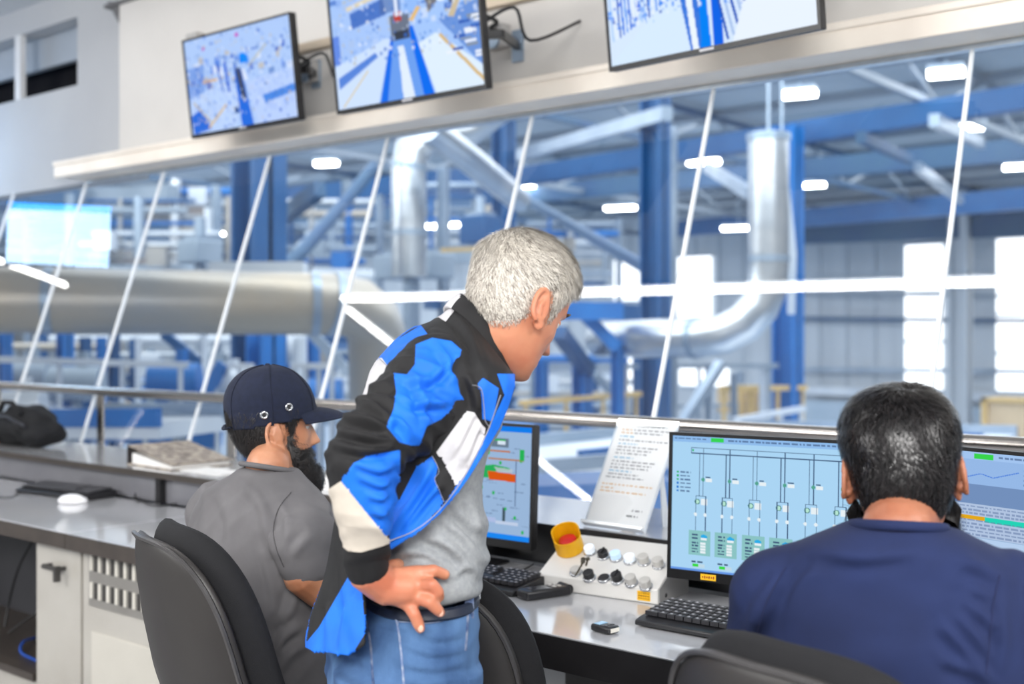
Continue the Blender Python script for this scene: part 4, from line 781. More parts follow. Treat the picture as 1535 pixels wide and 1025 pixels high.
MB().prism([a0 + ns * .02 + EZ * .004, a0 + ns * .0 + EZ * .002, a0 - ns * .004 + EZ * .006, a0 + ns * .018 + EZ * .012], exs * ws).build('lip', mat('acrylic_edge', srgb(225, 232, 238), .15, noise=(20, srgb(215, 222, 230)), coat=.5), t)
for s_ in (0, 1): q = a0 + exs * (ws - .002) * s_; MB().beam(q + EZ * .004, q + EZ * .004 + ups * Ls, .002, .008).build('acrylic_edge', MATS['acrylic_edge'], t)
q = a0 + exs * (ws - .03) + ups * .2; MB().prism([q, q + bks * .015 , a0 + exs * (ws - .03) + bks * .15, a0 + exs * (ws - .03) + bks * .12], exs * .003).build('prop', MATS['acrylic_edge'], t)
sh = thing('notice', 'printed white notice with black, blue and orange lines in the sign holder', 'paper', cc.tolist()); MB().box(cc + ns * .003, (ws - .008, Ls - .008, .001), Rs).build('sheet', pap, sh)
ink = {'k': mat('ink_grey', srgb(120, 120, 124), .7, noise=(80, srgb(100, 100, 104))), 'd': mat('ink_dark', srgb(60, 60, 64), .7, noise=(80, srgb(50, 50, 54))), 'b': mat('ink_blue', srgb(80, 170, 205), .7, noise=(80, srgb(70, 160, 196))), 'o': mat('ink_orange', srgb(214, 160, 70), .7, noise=(80, srgb(204, 150, 60)))}
lines = [(.02, .1, .9, 'k', .2), (.06, .35, .85, 'd', 1), (.10, .12, .3, 'o', 0), (.10, .32, .95, 'k', 0), (.13, .12, .32, 'o', 0), (.13, .34, .8, 'k', 0), (.165, .12, .36, 'b', 0), (.2, .12, .93, 'k', 0), (.235, .13, .45, 'b', 0), (.265, .13, .8, 'k', 0), (.295, .13, .72, 'k', 0), (.325, .13, .66, 'k', 0), (.365, .13, .45, 'b', 0), (.40, .12, .84, 'k', 0), (.43, .12, .8, 'k', 0), (.46, .12, .76, 'k', 0), (.49, .12, .5, 'b', 0), (.52, .12, .62, 'k', 0), (.55, .1, .74, 'k', 0), (.615, .08, .92, 'o', 0), (.65, .08, .3, 'o', 0), (.68, .08, .84, 'o', 0), (.83, .7, .86, 'k', 1), (.88, .64, .84, 'd', 1)]
groups = {}
for (yy, xa_, xb_, cch, bold) in lines:
    b = groups.setdefault(cch, MB()); x = xa_; rg = random.Random(int(yy * 1000))
    while x < xb_:
        L = min(rg.uniform(.03, .1), xb_ - x); nl = max(1, int(L / .014))
        for k in range(nl): b.box(a0 + EZ * .004 + exs * (x + k * .014 + .005) * ws + ups * Ls * (1 - yy) + ns * .0038, (.0018, .003 + (.0012 if bold else 0) + .001 * (k % 2), .0005), Rs)
        x += L + .018
for k_, b in groups.items(): tag(b.build('lettering', ink[k_], sh), kind='stuff')
# ---- keyboards
def keyboard(label, org, ex, W_, D_, rows=6, cols=20, km=None, legend=True, group=None):
    ex = np.asarray(ex, float); ex /= np.linalg.norm(ex); ey = np.array([-ex[1], ex[0], 0]); org = np.asarray(org, float)
    t = thing('keyboard', label, 'keyboard', (org + ex * W_ / 2 + ey * D_ / 2).tolist()); R = np.stack([ex, ey, EZ], 1)
    b = MB().prism([org + EZ * .001, org + ey * D_ + EZ * .001, org + ey * D_ + EZ * .030, org + ey * D_ * .9 + EZ * .030, org + ey * .02 + EZ * .017, org + EZ * .012], ex * W_); b.build('case', km, t, bevel=.003)
    kb = MB(); lg = MB(); pr = (D_ - .035) / rows; pc = (W_ - .02) / cols; rg = random.Random(4)
    for r in range(rows):
        c_ = 0
        while c_ < cols:
            wk = 6 if (r == 0 and c_ == 4) else 1.6 if c_ == 0 and r < 4 else 1
            wk = min(wk, cols - c_)
            if int(c_) not in (14,) or r == 0:
                x = .01 + (c_ + wk / 2) * pc; y = .024 + (r + .5) * pr; z = .019 + .013 * (y / D_)
                kb.box(org + ex * x + ey * y + EZ * (z + .003), (wk * pc - .003, pr - .003, .009), R)
                if legend and wk < 3: lg.box(org + ex * (x - .002) + ey * (y + .001) + EZ * (z + .0079), (.005, .005, .0006), R)
            c_ += wk
    tag(kb.build('key', mat('key_black', srgb(44, 44, 48), .45, noise=(30, srgb(38, 38, 42))), t), kind='stuff')
    if legend: tag(lg.build('key_legend', mat('key_legend', srgb(190, 190, 196), .6, noise=(60, srgb(170, 170, 176))), t), kind='stuff')
    return t
k0 = Wz(951, 937, .742); k1 = Wz(1108, 966, .742); kd = k1 - k0; keyboard('black keyboard with white legends in front of the man in navy', k0, kd, .44, .15, km=blk_pl)
kl0 = Wz(22, 738, .741); keyboard('dark keyboard at the far end of the worktop beside the white mouse', kl0, Wz(100, 748, .741) - kl0, .44, .145, km=blk_pl)
km0 = Wz(700, 884, .741); keyboard('dark keyboard under the monitor with green symbols', km0 - np.array([.28, 0, 0]), (1, .02, 0), .42, .14, km=blk_pl)
def mouse(label, p, yaw, m, s=1.0):
    p = np.asarray(p); t = thing('computer_mouse', label, 'mouse', p.tolist()); c, s_ = math.cos(yaw), math.sin(yaw); R = np.array([[c, -s_, 0], [s_, c, 0], [0, 0, 1]])
    b = MB(); rings = []
    for (z, k) in ((0, .93), (.006, 1), (.014, .98), (.022, .86), (.029, .62), (.0335, .3), (.0345, .04)): rings.append([(R @ np.array([.056 * k * math.cos(a) - .006 * (z / .034), .032 * k * math.sin(a), z])) * s + p for a in np.linspace(0, 2 * PI, 25)[:-1]])
    b.rings(rings).build('shell', m, t, smooth=True, angle=80); MB().box(p + R @ np.array([.034, 0, .0265]) * s, (.018, .004, .008), R).build('scroll_wheel', blk_pl, t); return t
wm = mat('mouse_white', srgb(238, 238, 240), .25, noise=(10, srgb(230, 230, 233)), coat=.4)
mouse('white computer mouse beside the dark keyboard at the far end', Wz(110, 754, .7405), math.radians(40), wm, 1.0)
mouse('black computer mouse next to the belt of the grey-haired man', Wz(722, 880, .7405), math.radians(60), blk_pl)
cable([Wz(735, 882, .745), Wz(760, 876, .745), Wz(784, 868, .745), Wz(784, 856, .745), Wz(750, 855, .746), Wz(722, 852, .745)], .002, blk, 'thin black mouse cable looped under the monitor with green symbols')
cable([Wz(728, 866, .745), Wz(765, 862, .745), Wz(790, 851, .745), Wz(800, 845, .746)], .002, blk, 'thin black cable running towards the console')
cable([Wz(140, 730, .745), Wz(165, 741, .745), Wz(200, 744, .745), Wz(228, 757, .745), Wz(262, 755, .745), Wz(285, 748, .745)], .003, blk, 'grey-black cable trailing over the worktop behind the left chair')
cable([Wz(-5, 744, .743), Wz(15, 745, .743), Wz(30, 738, .743)], .002, blk, 'thin cable at the far edge of the worktop')
cable([WY(203, 739, 2.5), WY(203, 747, 2.5), Wz(208, 752, .745)], .003, blk, 'short cable dropping from the ledge to the worktop')
tag(MB().box(Wz(140, 735, .76), (.09, .07, .03), rotm('Z', .4)).build('cable_hub', blk_pl, bevel=.006), 'small black hub with cables behind the far keyboard', 'hub')
# phone, radio, key fob
def slabdev(name, label, cat, corner, ex, L, Wd, hh, m, top, tm):
    ex = np.asarray(ex, float); ex /= np.linalg.norm(ex); ey = np.array([-ex[1], ex[0], 0]); corner = np.asarray(corner, float); R = np.stack([ex, ey, EZ], 1); c = corner + ex * L / 2 + ey * Wd / 2; t = thing(name, label, cat, c.tolist())
    MB().box(c + EZ * (hh / 2 + .0006), (L, Wd, hh), R).build('body', m, t, bevel=min(hh * .4, .006), seg=3)
    if top: MB().box(c + EZ * (hh + .001) + ex * top[0], (top[1], top[2], .0012), R).build('screen', tm, t)
    return t, c, R, ex, ey
dkgl = mat('phone_glass', srgb(22, 28, 44), .08, noise=(10, srgb(30, 40, 66)), coat=.8)
a_ = Wz(742, 884, .7405); b_ = Wz(775, 897, .7405); slabdev('smartphone', 'dark smartphone lying face up beside the console', 'phone', a_ + (0, 0, 0), b_ - a_ + np.array([.02, 0, 0]), .075, .15, .009, blk_pl, (0, .068, .14), dkgl)
a_ = Wz(792, 899, .7405); b_ = Wz(858, 893, .7405)
t, c, R, ex, ey = slabdev('handset', 'chunky black handset lying in front of the console', 'handset', Wz(790, 902, .7405), Wz(852, 893, .7405) - Wz(790, 902, .7405), .13, .05, .022, blk_pl, (-.02, .05, .036), mat('handset_face', srgb(52, 52, 58), .2, noise=(30, srgb(42, 42, 48)), coat=.5))
MB().tube([c + ex * .06 + EZ * .014 - ey * .02, c + ex * .062 + EZ * .014 + ey * .022], .012, 12).build('end_cap', blk_pl, t, smooth=True)
for k in range(4): MB().box(c + EZ * .0245 + ex * (.022 + (k % 2) * .014) + ey * (-.01 + (k // 2) * .02), (.008, .01, .002), R).build('button', bg_, t)
t, c, R, ex, ey = slabdev('badge_reader', 'small black pager with a lit display lying on the worktop', 'pager', Wz(913, 953, .7405), Wz(936, 947, .7405) - Wz(913, 953, .7405), .036, .056, .016, blk_pl, None, None)
MB().box(c + EZ * .0172 + ey * .012, (.026, .016, .0012), R).build('display', mat('lcd', srgb(150, 180, 200), .3, emit=srgb(120, 160, 190), es=.4, noise=(60, srgb(90, 120, 150))), t)
MB().box(c + EZ * .009 - ey * .0285, (.026, .002, .008), R).build('label_strip', wl, t)
for k in range(3): MB().box(c + EZ * .0172 - ey * .012 + ex * (-.01 + .01 * k), (.006, .006, .0014), R).build('button', mat('fob_button', srgb(80, 80, 84), .4, noise=(30, srgb(70, 70, 74))), t)
t = thing('audio_jack', 'small black round knob on the worktop by the console corner', 'knob', Wz(996, 902, .7405).tolist()); p = Wz(996, 902, .7405); MB().tube([p, p + EZ * .012], .004, 10).build('stem', blk_pl, t); MB().ell(p + EZ * .016, (.007, .007, .007)).build('knob', blk_pl, t, smooth=True)
# folded card and folder on the ledge
p0 = Wz(478, 733, .861); t = thing('folded_card', 'small white folded card on the ledge behind the man in the cap', 'card', p0.tolist()); p1 = p0 + np.array([.10, 0, 0]); 
MB().prism([p0, p0 + (0, .05, .07), p0 + (0, .052, .07), p0 + (0, .002, 0)], (.09, 0, 0)).build('front_leaf', pap, t); MB().prism([p0 + (0, .052, .07), p0 + (0, .10, 0), p0 + (0, .102, 0), p0 + (0, .054, .07)], (.09, 0, 0)).build('back_leaf', pap, t)
marb = mat('marbled_card', srgb(176, 164, 150), .6, noise=(38, srgb(120, 110, 102), .4, .6))
t = thing('lever_arch_folder', 'marbled grey-brown ring folder lying on the ledge', 'folder', Wz(260, 690, .861).tolist())
fa = Wz(188, 696, .861); fb = Wz(346, 697, .861); fa = np.array([fa[0], 2.56, .861]); exf = np.array([1, -.06, 0.]); exf /= np.linalg.norm(exf); eyf = np.array([.06, 1, 0]); Lf, Df = .32, .27
pr_ = [fa, fa + EZ * .075, fa + EZ * .078 + exf * .004, fa + exf * .004]
fld = lambda a, b_, z: fa + exf * a + eyf * b_ + EZ * z
x_l = 0
MB().add([fld(0, 0, .072), fld(Lf, 0, .018), fld(Lf, Df, .018), fld(0, Df, .072), fld(0, 0, .076), fld(Lf, 0, .022), fld(Lf, Df, .022), fld(0, Df, .076)], [(0, 3, 2, 1), (4, 5, 6, 7), (0, 1, 5, 4), (1, 2, 6, 5), (2, 3, 7, 6), (3, 0, 4, 7)]).build('cover', marb, t)
MB().add([fld(0, 0, 0), fld(Lf, 0, 0), fld(Lf, Df, 0), fld(0, Df, 0), fld(0, 0, .004), fld(Lf, 0, .004), fld(Lf, Df, .004), fld(0, Df, .004)], [(0, 3, 2, 1), (4, 5, 6, 7), (0, 1, 5, 4), (1, 2, 6, 5), (2, 3, 7, 6), (3, 0, 4, 7)]).build('cover', marb, t)
MB().box(fld(-.002, Df / 2, .038), (.004, Df, .076), np.stack([exf, eyf / np.linalg.norm(eyf), EZ], 1)).build('spine', mat('folder_spine', srgb(64, 60, 62), .5, noise=(20, srgb(54, 50, 52))), t)
MB().add([fld(.02, .01, .004), fld(Lf - .01, .01, .004), fld(Lf - .01, Df - .01, .004), fld(.02, Df - .01, .004), fld(.02, .01, .045), fld(Lf - .01, .01, .015), fld(Lf - .01, Df - .01, .015), fld(.02, Df - .01, .045)], [(0, 3, 2, 1), (4, 5, 6, 7), (0, 1, 5, 4), (1, 2, 6, 5), (2, 3, 7, 6), (3, 0, 4, 7)]).build('paper_stack', pap, t)
p = Wz(262, 703, .8605); tag(MB().box((p[0] + .09, p[1] + .05, .8622), (.42, .12, .003), rotm('Z', -.05)).build('paper_sheet', pap), 'white papers sticking out on the ledge beside the folder', 'paper')
# backpack
cloth_b = mat('backpack_fabric', srgb(16, 17, 22), .85, noise=(30, srgb(11, 12, 16)), bump=(220, .3, .001))
p = Wz(40, 668, .861); t = thing('backpack', 'black backpack slumped on the ledge at the far end', 'bag', p.tolist()); q = np.array([p[0], 2.70, .861])
b = MB().ell(q + (-.12, 0, .075), (.27, .12, .075)); b.ell(q + (-.02, .0, .11), (.17, .11, .075)); b.ell(q + (.1, 0, .06), (.10, .11, .06)); b.ell(q + (-.25, 0, .07), (.14, .1, .07)); b.ell(q + (.0, -.03, .165), (.10, .06, .025)); b.cap(q + (-.2, -.1, .06), q + (.1, -.11, .09), .035, .03)
rg2 = np.random.default_rng(3)
def crumple(V, N):
    d = np.zeros(len(V))
    for _ in range(26): k = rg2.normal(size=3); k /= np.linalg.norm(k); d += np.sin(V @ k * rg2.uniform(25, 80) + rg2.uniform(0, 6)) * .0011
    V = V + N * d[:, None]; V[:, 2] = np.maximum(V[:, 2], .862); return V
remesh(b, 'shell', .009, t, cloth_b, 3, crumple)
MB().tube([q + (-.1, -.09, .16), q + (-.05, -.1, .2), q + (.03, -.1, .2), q + (.08, -.09, .15)], .011, 10).build('handle', cloth_b, t, smooth=True)
MB().tube([q + (-.25, -.11, .12), q + (-.12, -.13, .13), q + (.02, -.125, .14), q + (.14, -.1, .10)], .006, 8).build('zip', mat('zip_grey', srgb(70, 72, 80), .4, .3, noise=(50, srgb(60, 62, 70))), t, smooth=True)
MB().box(q + (-.06, -.125, .02), (.012, .004, .012)).build('tag', MATS['orange'], t)
# red thing by the seated man
p = Wz(478, 800, .745); t = thing('marker_box', 'small bright pink box on the worktop by the man in the cap', 'box', p.tolist()); MB().box(p + (0, 0, .03), (.05, .06, .06)).build('body', mat('pink', srgb(226, 22, 84), .5, noise=(10, srgb(214, 18, 76))), t, bevel=.004); MB().tube([p + (-.01, 0, .06), p + (-.03, 0, .1)], .006, 8).build('marker', mat('marker_orange', srgb(226, 80, 30), .5, noise=(10, srgb(214, 70, 26))), t)
# ================================================================ OFFICE CHAIRS
shell_m = mat('chair_shell', srgb(50, 47, 45), .45, noise=(5, srgb(43, 40, 39)), bump=(350, .12, .0006))
fab_m = mat('chair_fabric', srgb(22, 22, 25), .9, noise=(60, srgb(24, 24, 27)), bump=(900, .6, .001))
def chair(label, loc, yaw, top=1.0, rec=12, wid=.46, hgt=.60, tw=.85):
    """local frame: the sitter faces +Y; loc = back centre on the floor"""
    t = thing('office_chair', label, 'chair', (loc[0], loc[1], 0), yaw); rc = math.radians(rec)
    up = np.array([0, -math.sin(rc), math.cos(rc)]); fw = np.array([0, math.cos(rc), math.sin(rc)]); zc = top - hgt / 2 * math.cos(rc); c0 = np.array([0, 0, zc])
    def pad(off, thick, gx, gz, rp, mname, m, conc):
        NR, NA = 12, 56; V = []; b = MB()
        def pt(rho, phi, side):
            ca, sa = math.cos(phi), math.sin(phi); e = 2 / 3.0; x = abs(ca) ** e * math.copysign(1, ca); z = abs(sa) ** e * math.copysign(1, sa)
            z *= rho; x *= rho; ww = (wid / 2 + gx) * (1 - (1 - tw) * (z * .5 + .5) ** 2 * .6 - .16 * (.5 - z * .5) ** 1.5)
            th = thick * (1 - rho ** rp) ** .5
            return c0 + np.array([x * ww, 0, 0]) + up * z * (hgt / 2 + gz) + fw * (off + conc * x * x + .03 * (z - .1) ** 2 - .025 * math.exp(-((z + .5) / .4) ** 2) * -1 + side * th / 2)
        rings = [[pt(rho, 2 * PI * k / NA, 1) for k in range(NA)] for rho in (.03, .3, .55, .75, .88, .95, .985, 1.0)] + [[pt(rho, 2 * PI * k / NA, -1) for k in range(NA)] for rho in (.985, .95, .88, .75, .55, .3, .03)]
        b.rings(rings); return b.build(mname, m, t, world=False, smooth=True, angle=180), pt
    _, pt = pad(0, .030, 0, 0, 14, 'back_shell', shell_m, .075)
    pad(.05, .085, .006, .006, 5, 'back_cushion', fab_m, .075)
    rim = [pt(1.0, 2 * PI * k / 56, 0) - fw * .012 for k in range(57)]; MB().tube(rim, .0045, 6, caps=False).build('rim', mat('chair_rim', srgb(72, 70, 70), .35, noise=(20, srgb(64, 62, 62))), t, world=False, smooth=True)
    # spine bar: a rounded raised cover low on the shell
    b = MB(); zz = [-.30, -.2, -.1, -.06]; 
    b.cap(c0 + up * -.06 * 1 - fw * .012, c0 + up * -.34 - fw * .03, .048, .055, 18); b.v = [v * 1.0 for v in b.v]
    b.build('spine_cover', shell_m, t, world=False, smooth=True, angle=180)
    # seat
    sc = np.array([0, .30, .47]); rings = []
    for (z, k) in ((-.045, .7), (-.035, .93), (-.01, 1), (.02, 1), (.04, .95), (.05, .75), (.052, .3)):
        rings.append([sc + np.array([.25 * k * abs(math.cos(a)) ** .55 * math.copysign(1, math.cos(a)), .245 * k * abs(math.sin(a)) ** .55 * math.copysign(1, math.sin(a)), z]) for a in np.linspace(0, 2 * PI, 41)[:-1]])
    MB().rings(rings).build('seat', fab_m, t, world=False, smooth=True, angle=180)
    MB().beam(c0 - up * .34 - fw * .03, (0, .12, .40), .06, .03).beam((0, .10, .40), (0, .32, .40), .07, .03).build('back_bar', shell_m, t, world=False)
    MB().tube([(0, .3, .10), (0, .3, .26)], .03, 16).tube([(0, .3, .26), (0, .3, .41)], .015, 12).build('gas_lift', blk_pl, t, world=False, smooth=True)
    for k in range(5):
        a = 2 * PI * k / 5 + .3; e = np.array([.29 * math.cos(a), .3 + .29 * math.sin(a), .075]); MB().beam((0, .3, .11), e, .045, .025).build('leg', blk_pl, t, world=False)
        MB().tube([e + (0, 0, -.047) + np.array([-math.sin(a), math.cos(a), 0]) * .02, e + (0, 0, -.047) - np.array([-math.sin(a), math.cos(a), 0]) * .02], .027, 14).build('castor', blk_pl, t, world=False, smooth=True)
    return t
def yaw_for(alpha): f = RR * math.cos(math.radians(alpha)) + VV * math.sin(math.radians(alpha)); return math.atan2(-f[0], f[1])
c = W(262, 900, 2.12); chair('black office chair with dark shell behind the man in the navy cap', c, yaw_for(33), top=1.01, rec=14, wid=.45, hgt=.62)
c = W(622, 960, 2.15); chair('black office chair behind the hip of the grey-haired man', c, yaw_for(52), top=.93, rec=10, wid=.46, hgt=.6)
c = W(1165, 1010, 1.42); chair('nearest office chair, behind the man in the navy t-shirt', c, yaw_for(38), top=.98, rec=12, wid=.47, hgt=.6)
# ================================================================ PEOPLE
skin1 = mat('skin_tan', srgb(206, 140, 108), .45, noise=(14, srgb(190, 112, 84), .38, .68), bump=(160, .08, .0012), sss=.12)
skin2 = mat('skin_olive', srgb(196, 140, 108), .45, noise=(16, srgb(180, 120, 88), .38, .68), bump=(160, .08, .0012), sss=.12)
skin3 = mat('skin_brown', srgb(176, 116, 88), .45, noise=(16, srgb(158, 98, 72), .38, .68), bump=(160, .08, .0012), sss=.12)
eye_w = mat('eye_white', srgb(225, 218, 212), .2, noise=(30, srgb(215, 208, 202)), coat=.5); eye_d = mat('eye_iris', srgb(50, 36, 28), .15, noise=(60, srgb(40, 28, 22)), coat=.8)
def hframe(origin, alpha, pitch, roll=0.0, s=1.0):
    a, p = math.radians(alpha), math.radians(pitch); f = RR * math.cos(a) + VV * math.sin(a); l = -(RR * math.sin(a) - VV * math.cos(a))
    Fw = f * math.cos(p) - ZH * math.sin(p); U = f * math.sin(p) + ZH * math.cos(p); r_ = math.radians(roll)
    L2 = l * math.cos(r_) + U * math.sin(r_); U2 = U * math.cos(r_) - l * math.sin(r_)
    M = np.stack([Fw, L2, U2], 1) * s
    return np.asarray(origin, float), M
ZT = np.array([-.108, -.102, -.092, -.08, -.065, -.05, -.03, -.01, .01, .03, .05, .07, .09, .105, .118, .127, .1315])
XF = np.array([.050, .064, .073, .077, .078, .078, .080, .082, .083, .087, .089, .086, .076, .062, .044, .024, .006])
XB = np.array([.010, -.005, -.022, -.038, -.050, -.062, -.076, -.086, -.093, -.097, -.099, -.098, -.092, -.081, -.064, -.042, -.014])
WT = np.array([.012, .026, .038, .047, .054, .060, .066, .070, .073, .0755, .077, .0765, .072, .063, .050, .033, .010])
def head_grid(NZ=90, NA=144, fat=1.0, scl=0):
    """head surface in its own frame: x forward, y left, z up, origin between the ears"""
    u = np.linspace(0, 1, NZ); z = -.108 + .2395 * (0.5 - 0.5 * np.cos(u * PI)) ** 1.0
    xf, xb, w_ = np.interp(z, ZT, XF), np.interp(z, ZT, XB), np.interp(z, ZT, WT) * fat
    k = np.ones(3) / 3
    a = np.linspace(0, 2 * PI, NA + 1)[:-1]; ca, sa = np.cos(a), np.sin(a)
    cx = np.minimum(-.005, xf - .02) * np.ones_like(z); cx = (xf * .35 + xb * .65) * .3
    e = 2 / 2.25; sx = np.abs(ca) ** e * np.sign(ca); sy = np.abs(sa) ** e * np.sign(sa)
    X = cx[:, None] + np.where(ca[None] > 0, (xf - cx)[:, None] * sx[None], (cx - xb)[:, None] * sx[None]); Y = w_[:, None] * sy[None]; Z = z[:, None] * np.ones_like(X)
    # smooth along z
    for _ in range(3): X[1:-1] = (X[:-2] + 2 * X[1:-1] + X[2:]) / 4; Y[1:-1] = (Y[:-2] + 2 * Y[1:-1] + Y[2:]) / 4
    fr = np.clip((X - .02) / .05, 0, 1)
    g = lambda y0, z0, sy_, sz_: np.exp(-((np.abs(Y) - y0) / sy_) ** 2 - ((Z - z0) / sz_) ** 2)
    g0 = lambda z0, sy_, sz_: np.exp(-(Y / sy_) ** 2 - ((Z - z0) / sz_) ** 2)
    D = np.zeros_like(X)
    # nose: bridge to tip
    t = np.clip((.022 - Z) / .052, 0, 1); on = (Z < .026) & (Z > -.040); prof = np.where(on, .004 + .024 * t ** 1.25, 0) * np.clip((Z + .040) / .007, 0, 1) * np.clip((.03 - Z) / .006, 0, 1)
    D += prof * np.exp(-(Y / (.0065 + .0075 * t)) ** 2) + .006 * g(.013, -.029, .006, .007)
    D += .0065 * g0(-.0535, .019, .0052) + .0075 * g0(-.0665, .017, .0055) - .005 * g0(-.0595, .024, .0022) - .004 * g0(-.0785, .02, .005) + .009 * g0(-.094, .017, .011)
    D += -.012 * g(.031, .014, .013, .009) + .006 * g(.03, .034, .017, .006) - .004 * g0(.018, .01, .008) + .004 * g(.05, -.016, .016, .012) - .004 * g(.045, -.05, .014, .016) + .004 * g0(.045, .03, .012) + .0045 * g(.031, .013, .009, .0055)
    X = X + D * fr; Y = Y * (1 + 0 * X)
    Y = Y - np.sign(Y) * .005 * np.exp(-((X - .05) / .02) ** 2 - ((Z - .03) / .02) ** 2) * (np.abs(Y) > .04)
    P = np.stack([X, Y, Z], -1)
    F_ = [(i * NA + j, i * NA + (j + 1) % NA, (i + 1) * NA + (j + 1) % NA, (i + 1) * NA + j) for i in range(NZ - 1) for j in range(NA)]
    F_ += [tuple(range(NA))[::-1], tuple((NZ - 1) * NA + j for j in range(NA))]
    return P.reshape(-1, 3), F_, (NZ, NA)
def grid_normals(P, sh):
    NZ, NA = sh; G = P.reshape(NZ, NA, 3); du = np.roll(G, -1, 1) - np.roll(G, 1, 1); dv = np.gradient(G, axis=0); n = np.cross(du, dv); n /= np.linalg.norm(n, axis=-1, keepdims=True) + 1e-9; return n.reshape(-1, 3)
def to_w(hf, P): o, M = hf; return o + np.asarray(P) @ M.T
def add_head(b, hf, ears=True, **k):
    P, F_, sh = head_grid(**k); b.add(to_w(hf, P), F_)
    if ears:
        for s in (-1, 1):
            q = lambda x, y, z: to_w(hf, np.array([x, s * y, z]))
            th = np.linspace(-.5, 4.3, 16); out = [q(-.012 + .017 * math.sin(a + .35) * -1 - .004, .083 + .006 * math.sin(a * .5), .004 + .029 * math.cos(a + .35)) for a in np.linspace(-1.3, 2.9, 14)]
            b.tube(out, [.0035] + [.0046] * 12 + [.0038], 8)
            Re = hf[1] @ rotm('Z', s * .32) @ rotm('Y', -.18)
            b.ell(q(-.012, .080, .004), (.0175, .0060, .031), Re); b.ell(q(-.001, .079, -.024), (.010, .006, .012), Re); b.ell(q(.004, .0755, -.002), (.006, .006, .008), Re)
            b.tube([q(-.012, .0845, .018), q(-.018, .0865, .004), q(-.012, .0855, -.012), q(-.003, .083, -.018)], [.0025, .0035, .0035, .003], 6)
def eyes(hf, parent, lid):
    for s in (-1, 1):
        c = to_w(hf, [.0645, s * .031, .0135]); o = MB().ell(c, (.0115, .0115, .0115)).build('eyeball', eye_w, parent, smooth=True)
        MB().ell(to_w(hf, [.0725, s * .0315, .0130]), (.0035, .0052, .0052), hf[1]).build('iris', eye_d, o, smooth=True)
        b = MB(); b.ell(to_w(hf, [.0655, s * .031, .0165]), (.0128, .0128, .0085), hf[1]); b.build('eyelid', lid, parent, smooth=True)
def strands(roots, dirs, nrm, length, width, seg=3, curl=.0, seed=1, rise=.35, clump=(60, .30), nz=.14):
    """short tapered blades of hair as one mesh; dirs tangent, rising then lying down"""
    r_ = np.random.default_rng(seed); n = len(roots); L = length * r_.uniform(.6, 1.25, n)[:, None] if np.isscalar(length) else (length * r_.uniform(.7, 1.2, n))[:, None]
    cl_ = np.sin(roots @ r_.normal(size=(3, 3)) * clump[0] + r_.uniform(0, 6, 3)) * clump[1]; dirs = dirs / (np.linalg.norm(dirs, axis=1, keepdims=True) + 1e-9) + cl_ + r_.normal(size=dirs.shape) * nz; dirs -= nrm * np.sum(dirs * nrm, 1, keepdims=True); dirs /= np.linalg.norm(dirs, axis=1, keepdims=True) + 1e-9
    side = np.cross(dirs, nrm); side /= np.linalg.norm(side, axis=1, keepdims=True) + 1e-9; V = []; cv = r_.normal(size=(n, 1)) * curl
    for k in range(seg + 1):
        t = k / seg; p = roots + dirs * L * t + nrm * L * (rise * t * (1.35 - t)) + side * cv * L * math.sin(t * 3.0) ; w_ = width * (1 - t * .8) * .5
        V += [p - side * w_, p + side * w_]
    V = np.stack(V, 1); base = (np.arange(n) * (2 * (seg + 1)))[:, None]; F_ = np.concatenate([base + np.array([2 * k, 2 * k + 1, 2 * k + 3, 2 * k + 2]) for k in range(seg)], 0)
    return V.reshape(-1, 3), F_
def hair_obj(name, V, F_, mats, parent, nseg, seed=0):
    me = bpy.data.meshes.new(name); me.vertices.add(len(V)); me.vertices.foreach_set('co', V.ravel()); me.loops.add(F_.size); me.loops.foreach_set('vertex_index', F_.ravel().astype(np.int32)); me.polygons.add(len(F_)); me.polygons.foreach_set('loop_start', np.arange(0, F_.size, 4, dtype=np.int32))
    for m in mats: me.materials.append(m)
    r_ = np.random.default_rng(seed); ns = len(F_) // nseg; mi = np.tile(r_.integers(0, len(mats), ns), nseg); me.polygons.foreach_set('material_index', mi.astype(np.int32)); me.update(calc_edges=True); me.shade_smooth()
    me.transform(inv_of(parent)); o = bpy.data.objects.new(name, me); C.objects.link(o); o.parent = parent; return o
def scalp(P, N, sh, mask, thick):
    """offset shell over a masked stretch of the head"""
    NZ, NA = sh; V = P + N * thick[:, None]; m = mask.reshape(NZ, NA); F_ = [(i * NA + j, i * NA + (j + 1) % NA, (i + 1) * NA + (j + 1) % NA, (i + 1) * NA + j) for i in range(NZ - 1) for j in range(NA) if m[i, j] and m[i, (j + 1) % NA] and m[i + 1, j] and m[i + 1, (j + 1) % NA]]
    F_.append(tuple((NZ - 1) * NA + j for j in range(NA))); return V, F_
def sample(P, N, mask, n, seed):
    r_ = np.random.default_rng(seed); # area-even: weight by local ring radius
    idx = np.where(mask)[0]; wgt = np.hypot(P[idx, 0], P[idx, 1]) + .002; wgt /= wgt.sum(); c = r_.choice(idx, n, p=wgt); return P[c] + r_.normal(size=(n, 3)) * .0016, N[c], c
def hairline(P, nape=-.055, temple=.0):
    x, y, z = P.T; h = np.interp(x, [-.1, -.06, -.035, -.022, -.016, 0, .012, .022, .032, .045, .06, .08, .1], [nape, nape, nape + .015, -.02, .030, .038, .026, -.006, -.004, .038, .058, .078, .086]); return z - h
